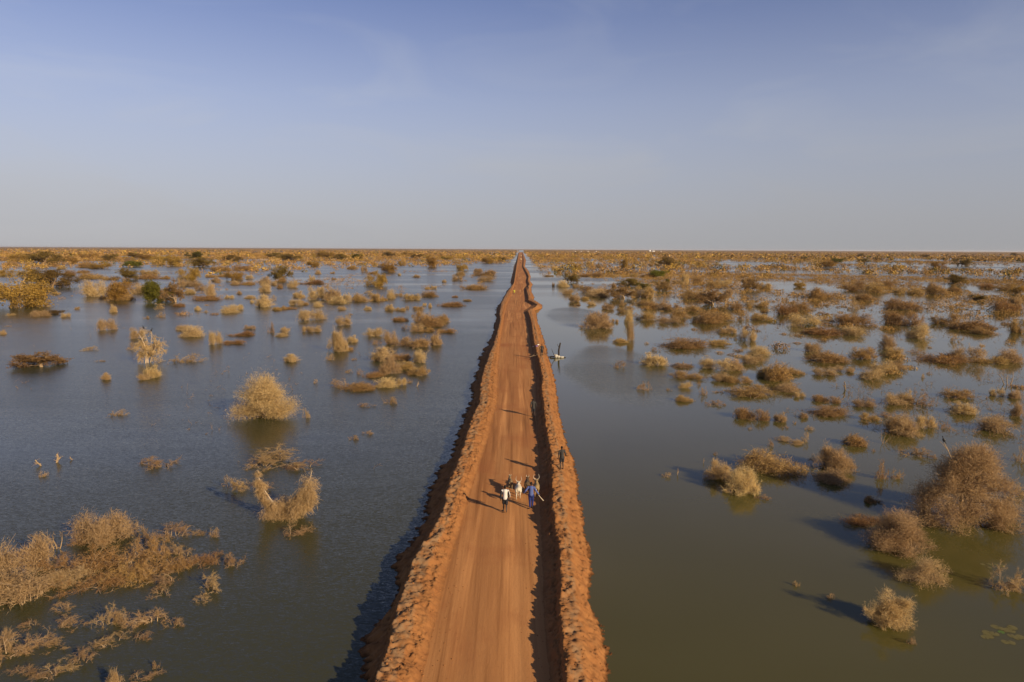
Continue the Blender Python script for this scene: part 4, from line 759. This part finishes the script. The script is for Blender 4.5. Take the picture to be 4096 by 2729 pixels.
def hand(mb, w, d):
    """palm and five bent fingers from the wrist w along d"""
    w = np.array(w, float); d = nrm(np.array(d, float)); side = nrm(np.cross(d, [1, .2, 0])); n = np.cross(side, d)
    capsule(mb, w, w+d*.075, .026, .034, 10)
    for i, (o, L) in enumerate(((-.028, .062), (-.010, .074), (.010, .070), (.027, .055))):
        b = w+d*.08+side*o; m_ = b+d*L*.55+n*.006; capsule(mb, b, m_, .0095, .009, 8); capsule(mb, m_, m_+nrm(d+.55*n)*L*.5, .009, .0075, 8)
    b = w+d*.025-side*.034; capsule(mb, b, b+nrm(d-.7*side)*.04, .011, .010, 8); capsule(mb, b+nrm(d-.7*side)*.04, b+nrm(d-.7*side)*.04+nrm(d-.1*side+.3*n)*.03, .010, .008, 8)
def person(loc, rz, pose, label, wear, hgt=1.77, vox=.016):
    J = dict(pelvis=(0, 0, .95), chest=(0, .03, 1.36), neck=(0, .03, 1.50), head=(0, .055, 1.66),
             shL=(-.19, .02, 1.43), elL=(-.25, -.02, 1.15), wrL=(-.26, .06, .90), shR=(.19, .02, 1.43), elR=(.25, 0, 1.15), wrR=(.26, .05, .90),
             hiL=(-.09, 0, .92), knL=(-.10, .05, .50), anL=(-.10, 0, .09), hiR=(.09, 0, .92), knR=(.10, .05, .50), anR=(.10, 0, .09)); J.update(pose)
    J = {k: np.array(v, float) for k, v in J.items()}
    root = empty('person', loc, rz); root.scale = (hgt/1.77,)*3
    tag(root, label, 'person', 'people on the road')
    b = MB(); chain(b, [J['pelvis'], (J['pelvis']+J['chest'])/2, J['chest']], [.135, .115, .135]); ellip(b, J['chest']+np.array([0, 0, .02]), (.165, .10, .14))
    capsule(b, J['chest'], J['neck'], .09, .055); capsule(b, J['neck'], J['head'], .055, .06)
    ellip(b, J['head'], (.077, .098, .115)); ellip(b, J['head']+np.array([0, .05, -.05]), (.055, .055, .06))
    capsule(b, J['head']+np.array([0, .09, .01]), J['head']+np.array([0, .118, -.02]), .012, .017, 8)
    for s in (-1, 1): ellip(b, J['head']+np.array([s*.08, 0, -.01]), (.012, .022, .034)); ellip(b, J['head']+np.array([s*.032, .088, .012]), (.016, .012, .010))
    ellip(b, J['head']+np.array([0, .098, -.058]), (.026, .012, .010))
    for s in 'LR':
        chain(b, [J['sh'+s], J['el'+s], J['wr'+s]], [.052, .040, .028]); hand(b, J['wr'+s], J['wr'+s]-J['el'+s])
        chain(b, [J['hi'+s], (J['hi'+s]+J['kn'+s])/2, J['kn'+s]], [.098, .078, .056]); chain(b, [J['kn'+s], J['kn'+s]*.6+J['an'+s]*.4-np.array([0, .015, 0]), J['an'+s]], [.054, .056, .036])
        f = J['an'+s]; up = max(0, f[2]-.09); toe = f+np.array([0, .17, -.055-up*.9]); heel = f+np.array([0, -.05, -.05]); chain(b, [heel, f+np.array([0, .05, -.045-up*.3]), toe], [.034, .036, .026])
    body = link('body', fuse(b, 'body', vox), M['skin'], root)
    h = MB(); ellip(h, J['head']+np.array([0, -.018, .026]), (.083, .095, .108)); link('hair', fuse(h, 'hair', .015, 2), M['hair'], root)
    if wear.get('shirt'):
        b = MB(); lift = .035
        chain(b, [J['pelvis']-np.array([0, 0, wear.get('hem', .04)]), (J['pelvis']+J['chest'])/2, J['chest']+np.array([0, 0, .02])], [.165, .150, .155])
        ellip(b, J['chest']+np.array([0, 0, .03]), (.195, .125, .15)); capsule(b, J['chest'], J['neck']-np.array([0, 0, .02]), .10, .07)
        for s in 'LR': capsule(b, J['sh'+s], J['sh'+s]*.8+J['el'+s]*.2, .072, .068)
        sh = link('shirt', fuse(b, 'shirt', .018, 3), M[wear['shirt']], root)
        for s in 'LR':
            b = MB(); e = J['wr'+s] if wear.get('long', True) else J['el'+s]
            chain(b, [J['sh'+s]*.95+J['el'+s]*.05, J['el'+s], J['el'+s]*.12+e*.88] if wear.get('long', True) else [J['sh'+s], J['el'+s]], [.071, .060, .050][:3 if wear.get('long', True) else 2])
            sl = link('sleeve', fuse(b, 'sleeve', .015, 2), M[wear.get('sleeve', wear['shirt'])], sh)
            if wear.get('stripe') and s == 'R':
                b = MB(); off = np.array([.055, -.03, 0]); chain(b, [J['sh'+s]+off+np.array([-.02, 0, .03]), J['el'+s]+off, J['el'+s]*.2+J['wr'+s]*.8+off], [.026, .026, .024]); link('stripe', fuse(b, 'stripe', .012, 1), M['white_cloth'], sh)
        if wear.get('badge'):
            b = MB(); ellip(b, J['elR']*.5+J['shR']*.5+np.array([.06, -.03, 0]), (.02, .03, .035)); link('badge', fuse(b, 'badge', .01, 1), M['white_cloth'], sh)
    if wear.get('legs'):
        b = MB(); capsule(b, J['pelvis']+np.array([0, 0, .03]), J['pelvis']-np.array([0, 0, .05]), .155, .15); f = wear.get('leg_to', .5)
        for s in 'LR':
            if f <= 1: chain(b, [J['hi'+s], J['hi'+s]*(1-f)+J['kn'+s]*f], [.112, .098])
            else: chain(b, [J['hi'+s], J['kn'+s], J['kn'+s]*(2-f)+J['an'+s]*(f-1)], [.112, .082, .062])
        link('trousers' if f > 1 else 'shorts', fuse(b, 'trousers', .017, 2), M[wear['legs']], root)
    return root
def on_road(px, py):
    X, Y = at(px, py, ZR+.02); return X, Y, float(road_z(np.array([X]), np.array([Y]))[0])
def on_bank(px, py):
    """nearest bank point on the pixel's ray"""
    d = ray(px, py); best = None
    for z in np.linspace(.2, 1.5, 53):
        X, Y = at(px, py, z)
        for side in (-1, 1):
            u = np.linspace(.1, .9, 81)[None]; bx, by, bz, c = bank_surface(side, np.array([Y]), u); j = np.argmin(np.abs(bx[0]-X)); e = abs(bx[0, j]-X)+abs(bz[0, j]-z)
            if best is None or e < best[0]: best = (e, X, Y, float(bz[0, j]))
    return best[1], best[2], best[3]
heading = -.0128
walk_a = dict(knL=(-.09, .10, .52), anL=(-.09, .12, .09), knR=(.09, .0, .49), anR=(.10, -.26, .20), elL=(-.27, -.07, 1.16), wrL=(-.27, -.06, .90), elR=(.26, .02, 1.16), wrR=(.25, .12, .93))
walk_b = dict(knR=(.09, .12, .52), anR=(.08, .12, .09), knL=(-.08, .02, .49), anL=(-.06, -.16, .13), elL=(-.36, -.06, 1.20), wrL=(-.50, .04, 1.02), elR=(.36, -.08, 1.18), wrR=(.50, -.02, .98))
x, y, z = on_road(2020, 2050)
person((x, y, z), heading, walk_a, 'barefoot person in white striped shirt and black shorts walking behind the cattle', dict(shirt='white_cloth', sleeve='black_cloth', stripe=True, legs='black_cloth', leg_to=.85, hem=.0))
x, y, z = on_road(2124, 2034); herd = (x, y, z)
person((x, y, z), heading-.05, walk_b, 'person in blue shirt and darker blue trousers driving cattle with a stick', dict(shirt='blue_shirt', legs='blue_trouser', leg_to=1.82, hem=-.02, badge=True))
st = MB(); capsule(st, (.49, -.03, .93), (.68, -.08, .72), .016, .022, 8); capsule(st, (.68, -.08, .72), (.80, -.11, .60), .022, .024, 8)
o = link('herding_stick', fuse(st, 'herding_stick', .012, 1), plain('peeled_stick', (.60, .50, .34), .8)); o.location = (x, y, z); o.rotation_euler[2] = heading-.05; tag(o, 'short pale stick held by the person in blue', 'stick')
x, y, z = on_bank(2247, 1878)
person((x, y, z), heading+.3, dict(wrR=(.30, .16, .98), elR=(.27, -.04, 1.16)), 'tall slim dark-clad person standing on top of the right bank', dict(shirt='grey_cloth', long=False, legs='black_cloth', leg_to=.7, hem=.0), 1.78, .026)
x, y, z = on_road(2133, 1667)
person((x, y, z), heading+.2, walk_a, 'person in grey walking at the shadow edge below the right bank', dict(shirt='grey_cloth', legs='black_cloth', leg_to=.8, hem=.05), 1.85, .026)
x, y, z = on_bank(2167, 1424)
person((x, y, z), heading, dict(elL=(-.38, -.05, 1.18), wrL=(-.20, .06, 1.02), anL=(-.16, 0, .09), anR=(.16, .05, .09)), 'person with one hand on hip standing on the bank among cut branches', dict(shirt='grey_cloth', long=False, legs='black_cloth', leg_to=.9, hem=.0), 1.8, .026); pb = (x, y, z)
x, y, z = on_road(2057, 1177)
person((x, y, z), heading, walk_b, 'person in a bright yellow garment walking far along the road', dict(shirt='yellow_vest', legs='olive_cloth', leg_to=1.4, hem=.25), 1.75, .025)
x, y, z = on_bank(2112, 1162)
person((x, y, z), heading, {}, 'distant thin dark person on the right bank beyond the passing bay', dict(shirt='black_cloth', legs='black_cloth', leg_to=.9), 1.85, .025)
x, y, z = on_road(2082, 1055)
person((x, y, z), heading, {}, 'tiny dark person on the road near the far vehicles', dict(shirt='black_cloth', legs='grey_cloth', leg_to=1.8), 1.75, .03)
# cut branches lying by the person on the bank
for k, (dx, dy, rz, lab) in enumerate(((-.1, .25, .35, 'forked cut branch on the bank behind the person with hand on hip'), (.25, -.2, -.15, 'dark cut branch on the bank in front of the person with hand on hip'), (-1.15, -.1, .1, 'pale pole with twigs lying across the shaded side of the bank'))):
    rng = np.random.default_rng(950+k); mb = MB(); T = grow(np.array([[-.75, 0, .12]]), np.array([[1., .1, .12]]), np.array([1.5]), 7, rng, .12); tubes(mb, T, .035, .012, 5)
    S1 = kids(T, 9, .2, 1, .6, .7, rng, 4, .25, .03, .2); tubes(mb, S1, .014, .005, 3)
    o = link('cut_branch', mb.mesh('cut_branch'), M['bark'] if k == 2 else M['bark_dark']); o.location = (pb[0]+dx, pb[1]+dy, pb[2]+.03 - (.25 if k == 2 else 0)); o.rotation_euler[2] = rz; tag(o, lab, 'branch', 'cut branches on the bank')

# cattle, seen from behind
def cow_mat(name, base, patch, amt):
    m, t, b = mat_new(name); L = t.links.new; b.inputs['Roughness'].default_value = .75; b.inputs['Specular IOR Level'].default_value = .25
    tcn = nd(t, 'ShaderNodeTexCoord'); n = nd(t, 'ShaderNodeTexNoise'); n.inputs['Scale'].default_value = 1.7; n.inputs['Detail'].default_value = 4; L(tcn.outputs['Object'], n.inputs['Vector'])
    r = nd(t, 'ShaderNodeMapRange'); L(n.outputs['Fac'], r.inputs[0]); r.inputs[1].default_value = amt-.08; r.inputs[2].default_value = amt+.08
    x = nd(t, 'ShaderNodeMix', data_type='RGBA'); x.inputs['A'].default_value = (*base, 1); x.inputs['B'].default_value = (*patch, 1); L(r.outputs[0], x.inputs['Factor']); L(x.outputs['Result'], b.inputs['Base Color']); return m
M['horn'] = plain('horn', (.42, .36, .26), .5, .4, .3, 8)
def cow(px, py, rz, label, mat, s=1.0, horn=.45, head=(.0, .0), step=1, width=1.0):
    x, y, z = on_road(px, py); root = empty('cow', (x, y, z), heading+rz); s *= .80; horn *= .92; root.scale = (s, s, s); tag(root, label, 'cow', 'cattle driven along the road')
    b = MB(); w = width*1.2
    ellip(b, (0, -.02, .98), (.25*w, .34, .24)); ellip(b, (0, .45, .90), (.29*w, .55, .31)); ellip(b, (0, .85, .95), (.22*w, .34, .30)); ellip(b, (0, .88, 1.22), (.10, .20, .11))
    for q in (-1, 1): ellip(b, (q*.15*w, -.10, .86), (.13*w, .24, .27))
    capsule(b, (0, .35, 1.12), (0, -.18, 1.10), .12, .11)
    hx, hz = head; hp = np.array([hx, 1.52, 1.12+hz])
    chain(b, [(0, .98, 1.02), (hx*.5, 1.25, 1.08+hz*.5), hp], [.20, .15, .115]); capsule(b, (hx*.3, 1.1, .80), (0, .95, .66), .06, .08)
    capsule(b, hp, hp+np.array([hx*.4, .16, -.10]), .112, .095); capsule(b, hp+np.array([hx*.4, .16, -.10]), hp+np.array([hx*.6, .36, -.26]), .085, .066)
    for q in (-1, 1):
        e = hp+np.array([q*.10, -.02, .02]); chain(b, [e, e+np.array([q*.10, -.02, 0]), e+np.array([q*.19, -.01, -.03])], [.025, .040, .012])
    def leg(xx, yy, fwd, hind):
        if hind: chain(b, [(xx, yy, .80), (xx*1.02, yy+.13+fwd*.4, .62), (xx*1.0, yy-.10+fwd, .40), (xx, yy-.04+fwd, .10), (xx, yy+.02+fwd, .035)], [.13, .095, .052, .036, .046])
        else: chain(b, [(xx, yy, .80), (xx, yy+.02+fwd*.5, .44), (xx, yy+fwd, .10), (xx, yy+.03+fwd, .035)], [.10, .054, .036, .046])
    leg(-.14*w, -.12, .22*step, True); leg(.14*w, -.12, -.16*step, True); leg(-.13*w, .82, -.12*step, False); leg(.13*w, .82, .18*step, False)
    chain(b, [(0, -.30, 1.06), (.01, -.40, .86), (.02, -.40, .55)], [.032, .024, .018], 8); capsule(b, (.02, -.40, .55), (.02, -.39, .38), .035, .02, 8)
    body = link('body', fuse(b, 'cow_body', .026, 3), mat, root)
    for q in (-1, 1):
        hb = MB(); o_ = hp+np.array([q*.06, -.02, .08]); pts = [o_, o_+np.array([q*.16, -.03, .06])*horn/.45, o_+np.array([q*.24, -.03, .24])*horn/.45, o_+np.array([q*.20, -.01, .44])*horn/.45, o_+np.array([q*.15, .02, .56])*horn/.45]
        chain(hb, pts, [.036, .032, .026, .018, .009], 8); link('horn', fuse(hb, 'horn', .012, 1), M['horn'], root)
    return root
M['cow_white'] = cow_mat('white_hide', (.48, .42, .31), (.33, .26, .17), .58); M['cow_dun'] = cow_mat('dun_hide', (.16, .11, .055), (.34, .27, .17), .60)
M['cow_dark'] = cow_mat('dark_hide', (.055, .035, .018), (.16, .10, .04), .55); M['cow_tan'] = cow_mat('tan_hide', (.23, .155, .065), (.33, .26, .165), .60)
cow(2073, 1994, .0, 'white long-horned cow at the centre of the herd', M['cow_white'], .86, .48, (.03, .02), -1, 1.05)
cow(2042, 1961, .12, 'small dun cow with a pale face, leftmost of the herd', M['cow_dun'], .74, .12, (.10, .10), 1, .85)
cow(2108, 1970, -.05, 'dark brown cow with short horns behind the person in blue', M['cow_dark'], .80, .20, (.0, .05), 1, .95)
cow(2146, 1984, -.02, 'tan long-horned cow on the right, next to the bank shadow', M['cow_tan'], .84, .50, (-.03, .06), -1, .9)

# birds
M['bird'] = plain('black_feathers', (.012, .011, .012), .5, .4, .2, 30)
def bird(loc, rz, s, label):
    b = MB(); ellip(b, (0, 0, .20), (.085, .12, .17), rot=-.5); chain(b, [(0, .06, .30), (0, .09, .42), (0, .11, .50)], [.05, .034, .042]); capsule(b, (0, .13, .50), (0, .24, .49), .018, .006, 8)
    chain(b, [(0, -.05, .12), (0, -.16, -.04), (0, -.20, -.12)], [.05, .035, .02]); 
    for q in (-1, 1): capsule(b, (q*.04, .02, .10), (q*.045, .03, 0), .014, .016, 8)
    o = link('bird', fuse(b, 'bird', .012, 2), M['bird']); o.location = loc; o.rotation_euler[2] = rz; o.scale = (s, s, s); tag(o, label, 'bird', 'dark birds perched on dead branches')
tip = PROTO['BIG_tip']; bx, by, bsx, bsz = bt
bird((bx+tip[0]*bsx, by+tip[1]*bsx, tip[2]*bsz+.0), 1.2, .75, 'black bird perched on the leaning branch of the largest tree')
for p in plants:
    if p[6] and 'two birds' in p[6]:
        bX, bY, bZ = p[0].location; H_, W_ = p[9], p[8]
        # two bare stubs above the crown, parts of this tree
        for q, (dx, dz, lab) in enumerate(((-.10, .98, 'left one of two dark birds on top of the pale weeping tree'), (.30, 1.05, 'right one of two dark birds on top of the pale weeping tree'))):
            mb = MB(); tubes(mb, np.array([[[dx*.4, 0, .62], [dx*.8, 0, .82], [dx, 0, dz]]]), .012, .007, 6)
            me = mb.mesh('bare_limb', True); o = link('bare_limb', me, M['bark_pale'], p[0])
            c, s_ = math.cos(p[0].rotation_euler[2]), math.sin(p[0].rotation_euler[2])
            bird((bX+c*dx*W_, bY+s_*dx*W_, bZ+dz*H_*1.04), 1.4 if q else -1.4, 1.0, lab)

# stump with white sacks in the calm water by the right bank
x, y = at(2232, 1431)
def tub(name, P, r0, r1, mat, lab, cat, m=7):
    mb = MB(); tubes(mb, np.array([P], float), r0, r1, m); o = link(name, mb.mesh(name, True), mat); tag(o, lab, cat); return o
M['wet_wood'] = plain('wet_black_wood', (.028, .020, .014), .7, .3, .4, 4)
mb = MB(); tubes(mb, np.array([[[x+.1, y, -.5], [x+.12, y, .4], [x+.10, y, 1.2], [x+.22, y, 1.8], [x+.34, y, 2.4]]], float), .16, .12, 7); tubes(mb, np.array([[[x+.15, y, 1.7], [x-.05, y, 1.95], [x-.12, y, 2.2]], [[x-.6, y, .4], [x-.9, y, 1.0], [x-1.05, y, 1.45]]], float), .05, .03, 5)
tubes(mb, np.array([[[x-.6, y, .4], [x-.2, y, .15], [x+.1, y, .1]]], float), .05, .05, 5)
o = link('dead_stump', mb.mesh('dead_stump', True), M['wet_wood']); tag(o, 'black upright dead trunk rising from white sacks in the calm water', 'stump')
tub('floating_log', [[x-1.35, y+.1, .02], [x-1.1, y, .16], [x-.5, y-.1, .14], [x+.4, y-.1, .08], [x+1.25, y, .04]], .16, .05, M['wet_wood'], 'dark log floating under the white sacks near the right bank', 'log', 9)
M['sack'] = plain('white_sack', (.40, .37, .30), .85, .2, .15, 4)
for dx, dz, r, lab in ((-.45, .36, (.42, .34, .44), 'highest white sack leaning on the black trunk'), (.08, .24, (.34, .30, .32), 'front white sack at the foot of the black trunk'), (.78, .16, (.50, .26, .22), 'low cream sack at the right end of the floating log')):
    r = tuple(v*.72 for v in r); dx *= .75; dz *= .75; mb = MB(); ellip(mb, (0, 0, 0), r); ellip(mb, (r[0]*.5, .05, r[2]*.25), (r[0]*.55, r[1]*.7, r[2]*.6)); capsule(mb, (-r[0]*.6, 0, r[2]*.4), (-r[0]*.8, 0, r[2]*.95), .10, .05)
    o = link('sack', fuse(mb, 'sack', .04, 3), M['sack']); o.location = (x+dx, y-.25, dz); tag(o, lab, 'sack', 'white sacks on the floating log')
# litter on the right bank
for px, py, c, lab in ((2133, 1387, (.75, .6, .45), 'small pale scrap of litter in the shade of the right bank'), (2151, 1381, (.78, .74, .66), 'small white scrap of litter on the sunlit bank top'), (2146, 1386, (.22, .12, .25), 'crumpled purple rag on the right bank beside white scrap')):
    X, Y, Z = on_bank(px, py); mb = MB(); V, F = blobs(np.array([[0, 0, 0]]), [.28 if 'rag' in lab else .16], .5, .5); mb.add(V, F); V, F = blobs(np.array([[.15, .1, 0]]), [.13], .5, .5); mb.add(V, F)
    o = link('scrap', mb.mesh('scrap'), plain('litter', c, .7)); o.location = (X, Y, Z+.05); tag(o, lab, 'litter', 'litter on the right bank')

# water lilies
def pad_mesh(seed, r):
    rng = np.random.default_rng(seed); n = 16; a = np.linspace(.18, 2*math.pi-.18, n); rad = r*(1+.06*rng.normal(size=n))
    rim = np.stack([np.cos(a)*rad, np.sin(a)*rad, np.full(n, .002)], 1)
    mb = MB(); mb.add(np.concatenate([[[0, 0, .002]], rim]), np.array([[0, i+1, i+2] for i in range(n-1)])); return mb.mesh('pad')
M['pad'] = plain('lily_pads', (.125, .105, .032), .6, .2, .25, 2); M['pad_green'] = plain('fresh_lily_pad', (.08, .13, .015), .5)
pads = [pad_mesh(i, .19) for i in range(4)]
for me in pads: me.materials.append(M['pad'])
def lily(rows, y0, lab, green=None):
    X0, Y0 = at(3072+rows[0][0]*K_, y0+rows[0][1]*K_); root = empty('water_lily', (X0, Y0, .0)); tag(root, lab, 'water lily', 'water lilies at lower right')
    for i, (cx, cy, sc) in enumerate(rows):
        X, Y = at(3072+cx*K_, y0+cy*K_); me = pads[i % 4]
        if i == green: me = pad_mesh(9, .17); me.materials.append(M['pad_green'])
        o = link('leaf', me, None, root); o.location = (X-X0, Y-Y0, .003+.003*(i % 3)); o.rotation_euler[2] = i*1.7; o.scale = (sc, sc, 1)
lily([(2090,1055,1),(2140,1070,.8),(2180,1088,.9),(2212,1078,.8),(2240,1095,.9),(2245,1062,1.1),(2145,1103,.8),(2010,1105,1),(2085,1120,1),(2020,1130,1),(1995,1150,.9),(2040,1145,.9),(2240,1137,.9),(2320,1148,1),(2290,1158,.9),(2180,1193,.9),(2238,1200,.9)], 2049, 'raft of brownish lily pads with one green pad near the right edge', 6)
lily([(1975,480,.6),(2030,478,.6),(2045,485,.5),(2100,482,.6),(2155,490,.6),(2035,512,.6),(2150,503,.5)], 2049, 'few tiny yellowish lily pads in front of the largest tree')

# far vehicles on the road, buildings on the horizon
M['truck'] = plain('cream_paint', (.42, .32, .17), .4, .4, .1); M['tyre'] = plain('tyre', (.02, .02, .02), .9); M['glass'] = plain('dark_glass', (.03, .035, .04), .1, .5, .1)
def box(mb, c, s):
    c, s = np.array(c, float), np.array(s, float)/2; V = np.array([[a, b, d] for a in (-1, 1) for b in (-1, 1) for d in (-1, 1)])*s+c
    mb.add(V, np.array([[0, 1, 3, 2], [4, 6, 7, 5], [0, 4, 5, 1], [2, 3, 7, 6], [0, 2, 6, 4], [1, 5, 7, 3]]))
def truck(px, py, rz, lab):
    x, y, z = on_road(px, py); r = empty('truck', (x, y, z), rz); tag(r, lab, 'truck', 'trucks far along the road')
    mb = MB(); box(mb, (0, 2.6, 1.55), (2.2, 1.8, 1.9)); box(mb, (0, 3.7, 1.05), (2.1, .5, .9)); link('cab', mb.mesh('cab'), M['truck'], r)
    mb = MB(); box(mb, (0, -.6, 1.75), (2.4, 4.4, 1.7)); box(mb, (0, .4, .72), (1.0, 6.4, .25)); link('cargo_bed', mb.mesh('bed'), M['truck'], r)
    mb = MB(); box(mb, (0, 3.52, 2.0), (1.8, .06, .7)); box(mb, (0, 1.69, 2.2), (1.5, .04, .4)); link('windscreen', mb.mesh('ws'), M['glass'], r)
    for sx in (-1, 1):
        for yy in (2.7, -.9, -2.0):
            mb = MB(); tubes(mb, np.array([[[sx*.85, yy, .5], [sx*1.15, yy, .5]]], float), .5, .5, 12); mb.add(np.array([[sx*1.15, yy+.5*math.cos(t), .5+.5*math.sin(t)] for t in np.arange(12)*math.pi/6]), np.array([list(range(12))])); link('wheel', mb.mesh('wheel'), M['tyre'], r)
truck(2083, 1042, -.05, 'nearer of two cream trucks far along the road'); truck(2084, 1026.5, 0, 'farther of two cream trucks near the end of the road')
M['white_wall'] = plain('whitewash', (.66, .64, .60), .8, .2, .05, .2); M['tin_roof'] = plain('tin_roof', (.62, .58, .52), .5, .4, .1, .2); M['mud_wall'] = plain('mud_wall', (.45, .36, .26), .9, .1, .1, .2)
def house(px, py, w, h, d, wall, lab):
    X, Y = at(px, py, .3); r = empty('house', (X, Y, .1), random.uniform(-.3, .3)); tag(r, lab, 'house', 'houses on the horizon')
    mb = MB(); box(mb, (0, 0, h/2), (w, d, h)); link('wall', mb.mesh('wall'), M[wall], r)
    mb = MB(); V = [[-w/2-.4, -d/2-.4, h+.02], [w/2+.4, -d/2-.4, h+.02], [w/2+.4, d/2+.4, h+.02], [-w/2-.4, d/2+.4, h+.02], [-w/2-.4, 0, h+d*.22], [w/2+.4, 0, h+d*.22]]
    mb.add(V, np.array([[0, 1, 5, 4], [2, 3, 4, 5], [3, 2, 1, 0]])); mb.V.append(np.zeros((0, 3))); mb.L.append(np.array([0, 4, 3, 1, 2, 5])); mb.N.append(np.array([3, 3])); link('roof', mb.mesh('roof'), M['white_wall' if wall == 'white_wall' else 'tin_roof'], r)
    mb = MB(); box(mb, (0, -d/2-.03, 1.1), (1.2, .08, 2.2)); link('door', mb.mesh('door'), M['bark_dark'], r)
    for q in (-1, 1): mb = MB(); box(mb, (q*w*.3, -d/2-.03, 1.7), (1.2, .08, 1.0)); link('window', mb.mesh('win'), M['glass'], r)
house(2599, 1007.5, 13, 11, 12, 'white_wall', 'tall white block, brightest building on the horizon right of the road'); house(2612, 1007, 26, 5.0, 10, 'white_wall', 'long low white shed right of the tall white block on the horizon')
for px, lab in ((2300, 'leftmost of the small pale houses on the horizon'), (2324, 'second small pale house from the left on the horizon'), (2352, 'third small pale house from the left on the horizon'), (2384, 'fourth small pale house from the left on the horizon'), (2643, 'small pale house just right of the long white shed')):
    house(px, 1008, random.uniform(9, 16), 3.4, 8, 'mud_wall', lab)

# ------------------------------------------------------------------ haze
def haze():
    mb = MB(); a, b, z0, z1 = np.array([-60000., -900., -2.5]), np.array([60000., 60000., 32.]), 0, 0
    box(mb, (a+b)/2, b-a); o = link('haze', mb.mesh('haze'))
    m = bpy.data.materials.new('pale_dust_haze'); m.use_nodes = True; t = m.node_tree; t.nodes.clear()
    ou = nd(t, 'ShaderNodeOutputMaterial'); v = nd(t, 'ShaderNodeVolumePrincipled'); v.inputs['Color'].default_value = (.93, .93, .95, 1); v.inputs['Density'].default_value = HAZE; v.inputs['Anisotropy'].default_value = .2
    t.links.new(v.outputs[0], ou.inputs['Volume']); o.data.materials.append(m); tag(o, kind='stuff')
HAZE = 2.2e-5
haze()
